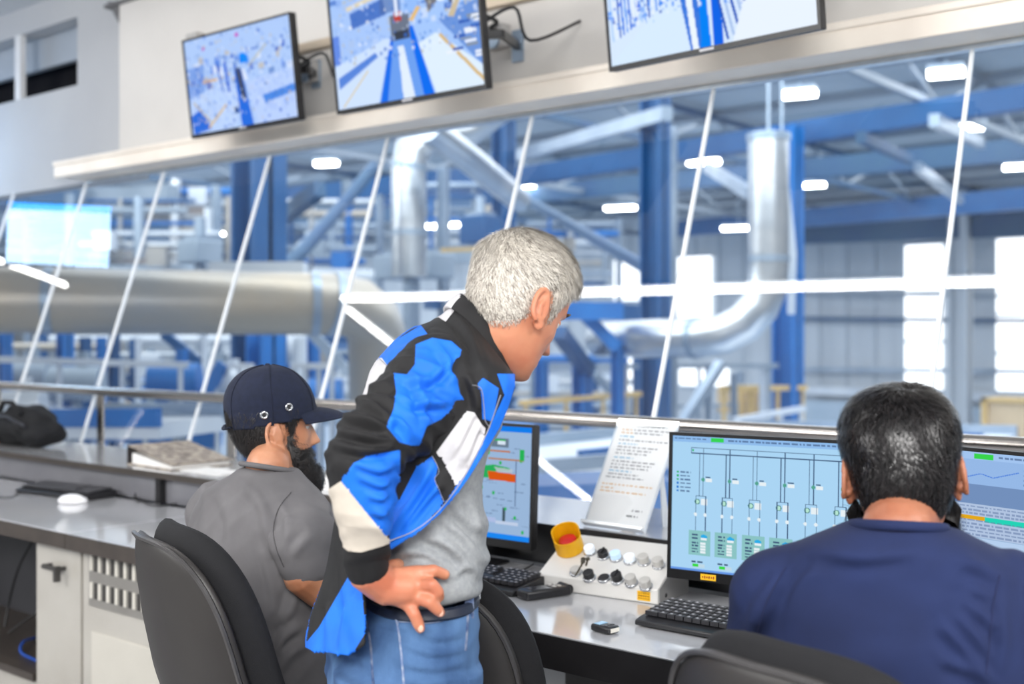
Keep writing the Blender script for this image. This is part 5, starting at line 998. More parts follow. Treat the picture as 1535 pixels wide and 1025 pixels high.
def hand(b, wrist, knuckles, fingers, thumb, rad=.0088, palm_n=None, thick=.013):
    """wrist point, four knuckle points, finger polylines beyond them, thumb polyline from the side of the palm"""
    w_ = np.asarray(wrist, float)
    for i, kn in enumerate(knuckles):
        b.chain([w_, (w_ + kn) / 2, kn], [.019, .0155, .0115], 12)
        f = fingers[i]; pts = [kn] + list(f); rs = [rad * 1.15, rad * 1.02, rad * .95, rad * .82][:len(pts)]; b.chain(pts, rs, 12)
    for i in range(len(knuckles) - 1): b.cap((knuckles[i] + w_) / 2, (knuckles[i + 1] + w_) / 2, .0165, .0165, 12); b.cap(knuckles[i] * .85 + w_ * .15, knuckles[i + 1] * .85 + w_ * .15, .0125, .0125, 12)
    b.chain(thumb, [.016, .0125, .0105, .0088][:len(thumb)], 12)
def ering(front, back, hw, wd, n=72, e=2.4, fl=0.0):
    """elliptic section through a front and a back point, half width hw along wd"""
    f, b_ = np.asarray(front, float), np.asarray(back, float); c = (f + b_) / 2; ax = (f - b_) / 2; out = []
    for k in range(n):
        a = 2 * PI * k / n; ca, sa = math.cos(a), math.sin(a); x = abs(ca) ** (2 / e) * math.copysign(1, ca); y = abs(sa) ** (2 / e) * math.copysign(1, sa); out.append(c + ax * x + wd * hw * y)
    return out
def catmull(rows, k=6):   # rows of numbers interpolated smoothly
    R = np.array(rows, float); out = []
    for i in range(len(R) - 1):
        p0, p1, p2, p3 = R[max(i - 1, 0)], R[i], R[i + 1], R[min(i + 2, len(R) - 1)]
        for j in range(k): u = j / k; out.append(.5 * (2 * p1 + (-p0 + p2) * u + (2 * p0 - 5 * p1 + 4 * p2 - p3) * u * u + (-p0 + 3 * p1 - 3 * p2 + p3) * u ** 3))
    out.append(R[-1]); return out
# ---------------------------------------------------------------- the standing grey-haired man
a_t = math.radians(14); TF = RR * math.cos(a_t) + VV * math.sin(a_t); TR = RR * math.sin(a_t) - VV * math.cos(a_t)   # torso forward, torso right (towards the camera)
CZ = 1.90
def T(px, py, d=0.0):   # point of the man's middle plane at a pixel, d metres towards his right
    return W(px, py, CZ) * 1.0 + (VV * math.tan(a_t) * ((px - 640) / F * CZ) ) * 1.0 + TR * d
man = thing('person', 'grey-haired man in a black, blue and white jacket bending over the desk, hand on hip', 'person', (W(610, 900, CZ)[0], W(610, 900, CZ)[1], 0))
hf = hframe(W(771, 468, 1.90), 40, 28, 0, .93)
ear_r = to_w(hf, [-.01, -.08, .0])
b = MB(); add_head(b, hf)
nk = [T(706, 565), T(732, 520), to_w(hf, [-.005, 0, -.045])]
b.chain([nk[0], nk[1], nk[2]], [.052, .053, .053], 20); b.cap(T(735, 535), to_w(hf, [.02, 0, -.06]), .04, .036, 18)
b.chain([T(690, 560), T(650, 640), T(632, 760), T(618, 880)], [.07, .085, .085, .09], 20); b.cap(T(680, 585, .11), T(680, 585, -.11), .045, .045, 18)
SH, EL, WR = W(650, 585, 1.765), W(545, 696, 1.628), W(553, 858, 1.682)
b.chain([SH, EL], [.045, .033], 16); b.chain([EL, W(548,770,1.645), WR], [.033, .030, .026], 16)
H_ = lambda px, py, Z: W(px, py, Z)
kn = [H_(628, 858, 1.716), H_(627, 876, 1.706), H_(621, 893, 1.704), H_(611, 904, 1.706)]
fg = [[H_(650, 855, 1.712), H_(666, 861, 1.726)], [H_(648, 876, 1.696), H_(657, 887, 1.700), H_(659, 895, 1.712)], [H_(643, 902, 1.694), H_(656, 914, 1.702), H_(660, 918, 1.71)], [H_(621, 920, 1.698), H_(628, 937, 1.702), H_(630, 942, 1.706)]]
hand(b, H_(560, 872, 1.695), kn, fg, [H_(572, 862, 1.71), H_(590, 850, 1.735), H_(600, 846, 1.765)], .0092); b.cap(WR, H_(572, 875, 1.697), .030, .027); b.cap(H_(580, 880, 1.700), H_(606, 882, 1.706), .027, .024)
SL, ELl, WRl = T(675, 595, -.14), T(700, 720, -.24), T(640, 850, -.20)
b.chain([SL, ELl, WRl, T(650, 880, -.17)], [.04, .034, .026, .03], 14)
kl = [T(668, 866 + 12 * i, -.185) for i in range(4)]; hand(b, T(645, 872, -.19), kl, [[T(690, 868 + 13 * i, -.178), T(704, 872 + 13 * i, -.165)] for i in range(4)], [T(640, 858, -.17), T(640, 850, -.14)], .0088)
creases = folds([(to_w(hf, [.055, -.055, -.02]), to_w(hf, [.045, -.058, -.075]), .004, -.0018), (to_w(hf, [.02, -.07, -.05]), to_w(hf, [-.015, -.062, -.09]), .006, -.0015), (T(735, 520, .06), T(755, 545, .05), .006, -.002)])
body = remesh(b, 'body', .0030, man, skin1, 2, creases, factor=.5)
eyes(hf, man, skin1)
for s in (-1, 1):
    bb2 = [to_w(hf, [.090 - .010 * t * t, s * (.014 + .034 * t), .034 + .006 * math.sin(t * 2.6)]) for t in np.linspace(0, 1, 8)]; MB().tube(bb2, [.0022, .0035, .004, .004, .004, .0036, .003, .0018], 8, flat=.7).build('eyebrow', mat('brow_grey', srgb(110, 98, 90), .7, noise=(200, srgb(80, 70, 64))), man, smooth=True)
# nail plates
for p in (H_(660.5, 918.5, 1.699), H_(630.5, 942, 1.695)): MB().ell(p, (.0042, .0055, .0018), np.stack([RR, ZH, VV], 1)).build('fingernail', mat('nail', srgb(226, 176, 154), .3, noise=(30, srgb(218, 168, 146))), man, smooth=True)
# hair
gm = [mat('hair_grey_light', srgb(224, 218, 208), .55, noise=(80, srgb(196, 190, 180))), mat('hair_grey', srgb(196, 188, 178), .55, noise=(80, srgb(160, 152, 142))), mat('hair_grey_dark', srgb(122, 112, 104), .55, noise=(80, srgb(110, 100, 92))), mat('hair_grey_pale', srgb(232, 226, 214), .55, noise=(80, srgb(220, 214, 202)))]
P, F_, sh = head_grid(); N = grid_normals(P, sh); hl = hairline(P)
th_ = np.clip(hl / .05, 0, 1) * .005 + np.clip((P[:, 2] - .05) / .06, 0, 1) * .006; V, FF = scalp(P, N, sh, hl > -.003, th_ - .0006)
hair = MB().add(to_w(hf, V), FF).build('hair', mat('hair_base_grey', srgb(200, 192, 182), .7, noise=(60, srgb(172, 162, 152))), man, smooth=True, angle=180)
Q = V; msk = hl > .0; R0, N0, ci = sample(Q, N, msk, 26000, 5); top = np.clip((R0[:, 2] - .02) / .08, 0, 1)
wh = np.array([-.055, .02, .12]); dd = R0 - wh; dd[:, 0] += .05; dd /= np.linalg.norm(dd, axis=1, keepdims=True); dd[:, 2] -= .25
len_ = .011 + .022 * top; len_[hl[ci] < .02] = .007; Vs, Fs = strands(R0, dd, N0, len_, .0013, 3, .2, 5, rise=.16, clump=(34, .42), nz=.07); hair_obj('hair_strands', to_w(hf, Vs), Fs, [gm[0], gm[1], gm[3], gm[0], gm[1], gm[3], gm[0], gm[2], gm[3]], hair, 3, 5)
msk2 = (hl > -.006) & (hl < .03); R1, N1, c1 = sample(P, N, msk2, 3500, 8); d1 = np.tile([-.2, 0, -1.0], (len(R1), 1)); Vs, Fs = strands(R1, d1, N1, .007, .0009, 2, .1, 8, rise=.3); hair_obj('hair_stubble', to_w(hf, Vs), Fs, [gm[2], gm[1]], hair, 2, 5)
# t-shirt
tee = mat('tee_grey', srgb(154, 157, 159), .9, noise=(120, srgb(140, 143, 146)), bump=(500, .25, .0006))
rows = [(748, 585, 702, 500, .062), (748, 605, 670, 530, .12), (738, 640, 590, 570, .155), (722, 680, 570, 620, .158), (714, 715, 562, 690, .155), (716, 750, 555, 740, .152), (722, 785, 550, 790, .155), (721, 820, 545, 825, .160), (718, 848, 543, 855, .165), (709, 868, 546, 874, .163), (694, 876, 556, 884, .15)]
rr_ = catmull(rows, 7); b = MB().rings([ering(T(r[0], r[1]), T(r[2], r[3]), r[4], TR) for r in rr_])
shirt_f = folds([(T(742, 770, .09), T(650, 850, .17), .012, .008), (T(735, 810, .08), T(640, 868, .17), .010, .008), (T(748, 730, .08), T(690, 800, .15), .012, .006), (T(724, 850, .06), T(650, 872, .16), .007, .006), (T(600, 838, .17), T(690, 812, .15), .009, -.006), (T(590, 855, .17), T(670, 835, .16), .006, .005), (T(720, 700, .11), T(722, 760, .1), .008, -.005), (T(700, 760, .14), T(735, 820, .08), .009, -.006), (T(610, 825, .17), T(655, 870, .17), .008, .005)])
remesh(b, 't_shirt', .0048, man, tee, 3, both(fold2([(1.2, (639, 805), (673, 820), (703, 850)), (1.2, (665, 783), (695, 805), (718, 835)), ((684, 764), (703, 783), (720, 801)), (1.2, (590, 832), (635, 828), (680, 858)), ((680, 862), (699, 850), (718, 862)), ((699, 749), (710, 768), (716, 790)), ((600, 850), (640, 846), (672, 866))], 6, .007), rumple((ZH * .8 + TF * .5, 16, .009, 3), (ZH, 34, .0035, 4))))
MB().tube(ering(T(756, 580), T(706, 492), .060, TR, 40) + [ering(T(756, 580), T(706, 492), .060, TR, 40)[0]], .006, 8, caps=False).build('shirt_collar', mat('tee_collar', srgb(225, 225, 226), .9, noise=(120, srgb(215, 215, 216))), man, smooth=True)
# jeans
jean = mat('denim', srgb(86, 122, 166), .9, noise=(11, srgb(44, 74, 116), .36, .66), bump=(420, .7, .0012), stretch=(1, 1, .45)); jean_d = mat('denim_seam', srgb(48, 70, 110), .8, noise=(60, srgb(120, 130, 150))); stitch = mat('seam_light', srgb(150, 160, 180), .8, noise=(80, srgb(100, 120, 160)))
b = MB(); rows = [(706, 884, 545, 890, .155), (708, 905, 532, 915, .168), (708, 950, 510, 965, .178), (704, 1000, 500, 1010, .18), (700, 1050, 505, 1060, .175)]
b.rings([ering(T(r[0], r[1]), T(r[2], r[3]), r[4], TR) for r in catmull(rows, 5)])
def leg(s):
    f_ = lambda z, fx, bx, hw: ering(T(0, 0) * 0 + base(z, fx), base(z, bx), hw, TR)
    def base(z, px): p = T(px, 1000, s * .088); return np.array([p[0], p[1], z])
    return [f_(.86, 704, 498, .094), f_(.72, 690, 510, .088), f_(.55, 672, 530, .075), f_(.45, 664, 540, .068), f_(.3, 655, 540, .066), f_(.12, 650, 545, .062)]
b.rings(leg(1)); b.rings(leg(-1))
jf = folds([(T(600, 960, .17), T(690, 985, .14), .010, .005), (T(575, 1000, .18), T(690, 1020, .14), .012, .006), (T(560, 940, .18), T(640, 975, .17), .008, .004), (T(560, 1030, .18), T(650, 1050, .16), .012, .006)])
jo = remesh(b, 'jeans', .0055, man, jean, 3, both(fold2([((564, 933), (598, 940), (620, 937)), ((605, 963), (650, 978), (695, 970)), ((601, 993), (650, 1000), (695, 993)), ((553, 903), (583, 918), (605, 929)), ((515, 978), (538, 985), (553, 1000)), ((600, 1015), (640, 1024), (690, 1014)), ((620, 950), (660, 955), (690, 948))], 7, .005), rumple((ZH + TF * .3, 14, .006, 13), (ZH - TF * .5, 30, .0025, 14))))
def on_side(px, py, d): return T(px, py, d)
def surf_line(pts, Zc, obj, r, m, name, parent):   # thread laid on a cloth surface along the sight line
    dg = bpy.context.evaluated_depsgraph_get(); out = []; inv = obj.matrix_world.inverted() if False else inv_of(obj)
    for (px, py) in pts:
        d = ray(px, py); o_ = inv @ Vector(CAM); e_ = inv @ Vector(CAM + d); hit, loc, nr, _ = obj.ray_cast(o_, (e_ - o_).normalized())
        if hit: out.append(np.array(inv.inverted() @ (loc + nr * .0008)))
    if len(out) > 1: return MB().tube(out, r, 6, flat=.5).build(name, m, parent, smooth=True)
def dens(pts, k=8):
    R = catmull(pts, k); return [tuple(x) for x in R]
surf_line(dens([(587, 905), (597, 940), (602, 985), (606, 1030)]), 0, jo, .0018, stitch, 'side_seam', jo)
surf_line(dens([(548, 925), (556, 965), (560, 1030)]), 0, jo, .0022, jean_d, 'back_seam', jo)
surf_line(dens([(598, 932), (640, 934), (668, 928), (682, 912), (682, 896), (672, 888)]), 0, jo, .0022, stitch, 'pocket_edge', jo)
surf_line(dens([(691, 892), (700, 915), (699, 945), (697, 975)]), 0, jo, .0024, jean_d, 'fly_seam', jo)
# belt
bl = mat('belt_leather', srgb(36, 44, 62), .5, noise=(40, srgb(28, 34, 50))); rb_ = [ering(T(703, 876), T(550, 881), .160, TR), ering(T(708, 878), T(545, 883), .166, TR), ering(T(709, 888), T(543, 893), .169, TR), ering(T(705, 892), T(546, 896), .165, TR)]
MB().rings(rb_, caps=False).build('belt', bl, man, smooth=True)
MB().box(T(708, 883, .0) + TF * .004, (.05, .008, .03), np.stack([TR, TF, ZH], 1)).build('buckle', chrome, man); MB().box(T(678, 884, .128), (.014, .012, .034), np.stack([TF, TR, ZH], 1)).build('belt_loop', jean_d, man)
# shoes
for s in (1, -1):
    p = T(600, 1000, s * .088); p = np.array([p[0], p[1], 0]); shb = MB(); shb.ell(p + TF * .05 + ZH * .045, (.14, .048, .045), np.stack([TF, TR, ZH], 1)); shb.ell(p - TF * .02 + ZH * .07, (.06, .042, .06), np.stack([TF, TR, ZH], 1)); shb.box(p + TF * .04 + ZH * .012, (.25, .085, .022), np.stack([TF, TR, ZH], 1))
    remesh(shb, 'shoe', .007, man, blk_pl, 3, lambda V, N: np.stack([V[:, 0], V[:, 1], np.maximum(V[:, 2], .001)], 1))
# jacket
jk = mat('jacket_black', srgb(16, 15, 17), .75, noise=(30, srgb(17, 16, 18)), bump=(500, .2, .0005)); jb = mat('jacket_blue', srgb(4, 112, 226), .7, noise=(12, srgb(2, 100, 210)), bump=(500, .2, .0005)); jw = mat('jacket_white', srgb(206, 204, 206), .8, noise=(20, srgb(194, 192, 195)), bump=(500, .2, .0005)); jbe = mat('jacket_beige', srgb(212, 202, 188), .85, noise=(20, srgb(200, 190, 176)), bump=(500, .2, .0005))
JM = [jk, jb, jw, jbe]
def side_xy(c, Zn):   # flat side view of the garment (its own plane through the man's side), in pattern units
    q = c - CAM; z_ = q @ VV; la_ = q @ RR
    return 767.5 + F * la_ / z_, 497 - F * q[:, 2] / z_
def snapper(polys, fold_, d_=2.2):
    segs = [(q[i], q[(i + 1) % len(q)]) for q in polys for i in range(len(q))]
    def fn(V):
        nr = ((V - T(640, 600)) @ TR < 0) if fold_ else np.zeros(len(V), bool); off = np.where(nr, -2 * ((V - T(640, 600)) @ TR), 0)[:, None] * TR if fold_ else 0 * V
        Q = V + off; x, y = side_xy(Q, 0); best = np.full(len(V), 1e9); dx = np.zeros(len(V)); dy = np.zeros(len(V))
        for (a, b_) in segs:
            ex_, ey_ = b_[0] - a[0], b_[1] - a[1]; t = np.clip(((x - a[0]) * ex_ + (y - a[1]) * ey_) / (ex_ ** 2 + ey_ ** 2 + 1e-9), 0, 1); qx, qy = a[0] + t * ex_ - x, a[1] + t * ey_ - y; d = np.hypot(qx, qy); m = d < best; best[m] = d[m]; dx[m] = qx[m]; dy[m] = qy[m]
        m = best < d_; z_ = (Q - CAM) @ VV / F; mv = RR[None] * (dx * z_)[:, None] - ZH[None] * (dy * z_)[:, None]; V = V.copy(); V[m] += mv[m]; return V
    return fn
EDGE = [(772, 580), (763, 608), (750, 640), (736, 663), (705, 713), (690, 734), (660, 770), (630, 796), (576, 829)]
rows = [(752, 574, 684, 449, .074), (762, 577, 674, 462, .092), (770, 581, 652, 478, .140), (771, 588, 622, 494, .190), (770, 602, 588, 520, .208), (768, 625, 560, 560, .210), (766, 655, 541, 612, .205), (762, 690, 528, 668, .200), (755, 735, 516, 735, .196), (745, 785, 506, 800, .195), (735, 835, 495, 860, .200), (725, 890, 480, 915, .205), (715, 945, 462, 962, .212), (712, 968, 456, 985, .214)]
jr = catmull(rows, 22); b = MB().rings([ering(T(r[0], r[1]), T(r[2], r[3]), r[4], TR, 400, 2.3) for r in jr], caps=False)
me = b.mesh('jacket'); me.update()
PB = [[(568, 537), (588, 513), (631, 487), (642, 502), (633, 513), (612, 530), (585, 556)]]
PW = [[(655, 474), (683, 440), (692, 442), (693, 450), (668, 482)], [(560, 520), (585, 553), (573, 576), (551, 587), (546, 602), (500, 612), (530, 560)], [(699, 616), (711, 618), (722, 636), (728, 642), (724, 665), (702, 704), (684, 729), (680, 719), (665, 696), (654, 678)]]
PBl = [[(774, 560), (745, 560), (756, 592), (722, 664), (680, 734), (652, 770), (620, 797), (577, 812), (560, 850), (700, 850), (800, 600)], [(648, 683), (660, 708), (652, 717), (666, 753), (620, 799), (560, 826), (560, 790), (601, 745), (624, 700)], [(724, 566), (748, 582), (744, 604), (737, 632), (723, 628), (722, 596), (716, 575)], [(523, 862), (541, 868), (548, 948), (519, 995), (440, 985), (478, 940)]]
PN = [[(660, 683), (680, 719), (682, 732), (665, 757), (652, 719)], [(706, 578), (721, 584), (722, 612), (700, 616)]]
def pick_torso(c):
    near_ = (c - T(640, 600)) @ TR; x, y = side_xy(c - TR * 0, 0); x2, y2 = side_xy(c, 0)
    m = np.zeros(len(c)); 
    # the far half carries the mirrored pattern: fold it onto the near half first
    cc_ = c + np.where(near_ < 0, -2 * near_, 0)[:, None] * TR; x, y = side_xy(cc_, 0)
    for q in PB: m[inpoly(x, y, q)] = 1
    for q in PBl: m[inpoly(x, y, q)] = 1
    for q in PW: m[inpoly(x, y, q)] = 2
    for q in PN: m[inpoly(x, y, q)] = 0
    return m
def cut_torso(c):
    near_ = (c - T(640, 600)) @ TR; cc_ = c + np.where(near_ < 0, -2 * near_, 0)[:, None] * TR; x, y = side_xy(cc_, 0)
    front = inpoly(x, y, EDGE + [(540, 860), (546, 905), (546, 950), (540, 1200), (1000, 1200), (1000, 500), (772, 560)])
    hem = inpoly(x, y, [(440, 962), (466, 974), (519, 982), (560, 958), (560, 1200), (400, 1200), (400, 962)])
    return ~(front | hem)
tors_f = folds([(T(700, 615, .19), T(655, 700, .2), .008, .006), (T(716, 625, .17), T(690, 715, .18), .007, .006), (T(724, 640, .15), T(705, 700, .17), .005, .004), (T(640, 700, .2), T(600, 790, .2), .010, -.010), (T(655, 690, .2), T(640, 790, .18), .010, .007), (T(560, 590, .15), T(600, 540, .12), .01, .004), (T(520, 870, .2), T(505, 960, .2), .010, .008), (T(498, 900, .2), T(480, 965, .2), .010, .008), (T(480, 800, .1), T(470, 950, .1), .015, -.012), (T(690, 500, .1), T(720, 560, .12), .006, .004), (T(610, 500, .15), T(655, 490, .1), .006, .004), (T(640, 480, .05), T(660, 495, .13), .005, .004), (T(512, 880, .2), T(530, 960, .19), .008, -.007)])
jacket = finish(me, 'jacket', man, JM, both(fold2([((670, 691), (696, 646), (707, 620)), ((692, 694), (714, 646), (720, 640)), (1.3, (583, 801), (616, 753), (650, 696)), (1.2, (605, 790), (639, 749), (658, 726)), ((640, 494), (670, 505), (699, 528)), ((670, 468), (699, 494), (722, 550)), ((581, 520), (607, 505), (636, 494)), ((577, 531), (607, 520), (633, 502)), ((496, 910), (492, 940), (489, 978)), ((526, 903), (515, 937), (511, 978)), ((489, 753), (478, 865), (463, 959)), ((560, 560), (552, 590), (545, 610)), ((700, 560), (712, 590), (716, 620))], 6, .006), rumple((TF + ZH * .4, 13, .005, 23), (TF - ZH * .3, 26, .0025, 24))), pick_torso, cut_torso, solid=.004, snap=snapper(PB + PW + PBl + PN + [EDGE + [(540, 860), (546, 905), (546, 950), (540, 1200), (1000, 1200), (1000, 500), (772, 560)], [(440, 962), (466, 974), (519, 982), (560, 958), (560, 1200), (400, 1200), (400, 962)]], True, 1.6))
bpy.context.view_layer.update()
# collar: stands up round the neck, pale inside at the nape
rows = [(757, 580, 672, 463, .088), (757, 574, 680, 452, .083), (757, 566, 690, 444, .078)]
b = MB().rings([ering(T(r[0], r[1]), T(r[2], r[3]), r[4], TR, 90, 2.2) for r in catmull(rows, 4)], caps=False)
col_o = finish(b.mesh('collar'), 'collar', jacket, JM, None, lambda c: np.where(inpoly(*side_xy(c, 0), PW[0]), 2, 0), None, solid=.007)
b = MB().rings([[p for p in ering(T(r[0] - 6, r[1] - 3), T(r[2] + 4, r[3] - 1), r[4] - .004, TR, 90, 2.2)][30:61] for r in catmull([(757, 572, 681, 452, .083), (757, 566, 690, 441, .079)], 3)], caps=False)
b.f = [q for q in b.f if not (max(q) - min(q) > 40)]; b.m = b.m[:len(b.f)]
tag(finish(b.mesh('collar_lining'), 'collar_lining', jacket, [jw], solid=.004), 'pale lining at the nape')
# piping along the open front
def T_line(pts, hw, r, m, name, par):
    out = [T(px, py, hw(px, py)) for px, py in dens(pts, 6)]; MB().tube(out, r, 8).build(name, m, par, smooth=True)
surf_line(dens([(750, 592), (737, 630), (722, 665), (703, 702), (680, 738), (652, 771), (620, 796), (580, 812)], 10), 0, jacket, .0016, mat('piping_grey', srgb(190, 190, 194), .4, .3, noise=(50, srgb(175, 175, 180))), 'zip', jacket)
surf_line(dens([(648, 683), (658, 706), (652, 718), (660, 738), (666, 752)], 6), 0, jacket, .0012, MATS['piping_grey'], 'piping', jacket)
surf_line(dens([(708, 577), (721, 583), (725, 610), (727, 630), (734, 640)], 6), 0, jacket, .0014, MATS['piping_grey'], 'piping', jacket)
surf_line(dens([(568, 537), (578, 546), (586, 556)], 4), 0, jacket, .0012, MATS['piping_grey'], 'piping', jacket)
# right sleeve
def sleeve(pts, rs, name, fn, pick):
    b = MB(); b.chain(pts, rs, 26); return remesh(b, name, .0033, jacket, JM, 3, fn, pick, snap=snapper(PS_b + PS_e, False, 2.0) if pick else None)
S1, S2, S3 = W(657, 572, 1.775), W(628, 600, 1.735), W(590, 636, 1.685)
E0, E2, E3 = W(543, 690, 1.62), W(546, 755, 1.635), W(548, 838, 1.672)
PS_b = [[(623, 516), (648, 506), (677, 511), (696, 528), (708, 550), (707, 594), (686, 604), (662, 628), (640, 639), (629, 668), (618, 668), (599, 663), (579, 639), (590, 613), (594, 587), (590, 559), (610, 561), (622, 546)], [(600, 674), (600, 800), (577, 803), (511, 721), (530, 694), (553, 683), (590, 676)]]
PS_e = [[(511, 721), (578, 803), (590, 812), (573, 819), (541, 828), (521, 826), (500, 808), (485, 764), (485, 738)]]
def pick_sl(c):
    x, y = side_xy(c, 0); m = np.zeros(len(c))
    for q in PS_b: m[inpoly(x, y, q)] = 1
    for q in PS_e: m[inpoly(x, y, q)] = 3
    return m
X_ = lambda px, py, Z: W(px, py, Z)
sf = folds([(X_(600, 560, 1.68), X_(680, 575, 1.69), .008, .005), (X_(592, 600, 1.64), X_(670, 560, 1.68), .007, .007), (X_(596, 625, 1.64), X_(660, 595, 1.67), .008, -.006), (X_(580, 640, 1.62), X_(640, 620, 1.66), .007, .007), (X_(610, 655, 1.63), X_(650, 600, 1.67), .008, .006),
            (X_(515, 640, 1.64), X_(575, 600, 1.67), .008, .009), (X_(500, 665, 1.6), X_(575, 630, 1.63), .008, -.009), (X_(495, 685, 1.57), X_(580, 655, 1.6), .008, .009), (X_(500, 700, 1.56), X_(570, 690, 1.57), .007, -.006), (X_(540, 610, 1.68), X_(600, 560, 1.7), .007, .006),
            (X_(510, 740, 1.57), X_(590, 715, 1.6), .007, .006), (X_(520, 765, 1.57), X_(588, 745, 1.6), .006, -.005), (X_(535, 790, 1.58), X_(582, 775, 1.61), .006, .004), (X_(500, 650, 1.65), X_(540, 680, 1.58), .008, .006), (X_(560, 690, 1.57), X_(592, 730, 1.6), .008, .006)])
SD = W(655, 560, 1.75) - W(535, 700, 1.62)
sleeve([S1, S2, S3, X_(556, 668, 1.645), E0, E2, E3], [.076, .070, .060, .054, .050, .0455, .031], 'sleeve', both(fold2([(1.3, (594, 563), (636, 572), (677, 542)), (1.3, (590, 587), (625, 605), (677, 602)), ((581, 635), (599, 631), (618, 665)), (1.2, (618, 557), (633, 602), (642, 639)), ((681, 528), (699, 557), (705, 594)), (1.5, (529, 602), (562, 609), (588, 635)), (1.6, (514, 624), (551, 631), (581, 642)), (1.6, (503, 646), (544, 654), (585, 661)), (1.5, (499, 665), (551, 676), (592, 668)), ((536, 579), (573, 579), (592, 561)), ((534, 693), (564, 704), (594, 696)), ((541, 715), (568, 726), (585, 719)), ((553, 741), (570, 745), (581, 738)), ((560, 764), (571, 770), (579, 766)), ((650, 512), (672, 540), (676, 580))], 6, .0065), rumple((SD, 20, .006, 33), (SD + ZH * .1, 38, .004, 34), (ZH, 24, .004, 35))), pick_sl)
b = MB(); b.chain([X_(547, 828, 1.668), X_(550, 848, 1.678)], [.032, .0325], 24); remesh(b, 'cuff', .004, jacket, [jk], 2)
sleeve([T(665, 580, -.15), T(690, 640, -.20), T(700, 720, -.235), T(668, 800, -.215), T(648, 842, -.2)], [.07, .06, .052, .044, .034], 'sleeve', None, None)
# ---------------------------------------------------------------- the seated man in the navy cap
m2 = thing('person', 'bearded man in a navy cap and grey t-shirt sitting at the desk', 'person', (W(380, 1000, 2.5)[0], W(380, 1000, 2.5)[1], 0))
a2 = math.radians(46); F2 = RR * math.cos(a2) + VV * math.sin(a2); R2 = RR * math.sin(a2) - VV * math.cos(a2); C2 = 2.52
T2 = lambda px, py, d=0, f=0: W(px, py, C2) + R2 * d + F2 * f
h2 = hframe(W(411, 649, 2.62), 22, -4, 0, .97)
b = MB(); add_head(b, h2); b.chain([T2(387, 735, 0, .02), T2(390, 700, 0, .02), to_w(h2, [-.005, 0, -.05])], [.040, .048, .050], 18); b.cap(T2(390,720,0,.03), to_w(h2, [.01, 0, -.065]), .045, .042, 18)
b.chain([T2(386, 780), T2(380, 830), T2(380, 900), T2(380, 1010), T2(380, 1060)], [.05, .085, .09, .09, .10], 18); b.cap(T2(386, 780, .13), T2(386, 780, -.13), .042, .042)
shr, elr, wrr = T2(388, 785, .18), W(456, 862, 2.36), W(560, 905, 2.55); b.chain([shr, elr], [.042, .040]); b.chain([elr, W(505, 905, 2.42), wrr], [.043, .036, .027])
hw_ = wrr; kk = [hw_ + F2 * .085 + R2 * (.03 - .02 * i) + ZH * .006 for i in range(4)]; hand(b, hw_ + F2 * .01, kk, [[k_ + F2 * .035 + ZH * .004, k_ + F2 * .06 - ZH * .008] for k_ in kk], [hw_ + F2 * .02 - R2 * .02, hw_ + F2 * .05 - R2 * .045, hw_ + F2 * .075 - R2 * .05])
shl = T2(388, 785, -.18); ell_ = shl + F2 * .16 - ZH * .22; wrl = ell_ + F2 * .22 + R2 * .05 + ZH * .05; b.chain([shl, ell_], [.042, .040]); b.chain([ell_, wrl], [.041, .027]); kk = [wrl + F2 * .085 + R2 * (.03 - .02 * i) for i in range(4)]; hand(b, wrl + F2 * .01, kk, [[k_ + F2 * .035, k_ + F2 * .06 - ZH * .008] for k_ in kk], [wrl + F2 * .02 + R2 * .02, wrl + F2 * .05 + R2 * .04])
remesh(b, 'body', .0036, m2, skin2, 2, None); eyes(h2, m2, skin2)
bm = [mat('hair_black', srgb(24, 20, 20), .45, noise=(80, srgb(16, 14, 14))), mat('hair_black_soft', srgb(40, 34, 32), .45, noise=(80, srgb(30, 26, 25)))]
P, F_, sh = head_grid(); N = grid_normals(P, sh); hl = hairline(P, -.060); th_ = np.clip(hl / .03, 0, 1) * .008
V, FF = scalp(P, N, sh, hl > -.002, th_ - .0006); hr = MB().add(to_w(h2, V), FF).build('hair', bm[0], m2, smooth=True, angle=180)
R0, N0, ci = sample(V, N, (hl > 0) & (P[:, 2] < .06), 7000, 3); dd = np.tile([-.1, 0, -1.], (len(R0), 1)); Vs, Fs = strands(R0, dd, N0, .011, .0014, 2, .2, 3, rise=.3); hair_obj('hair_strands', to_w(h2, Vs), Fs, bm, hr, 2, 3)
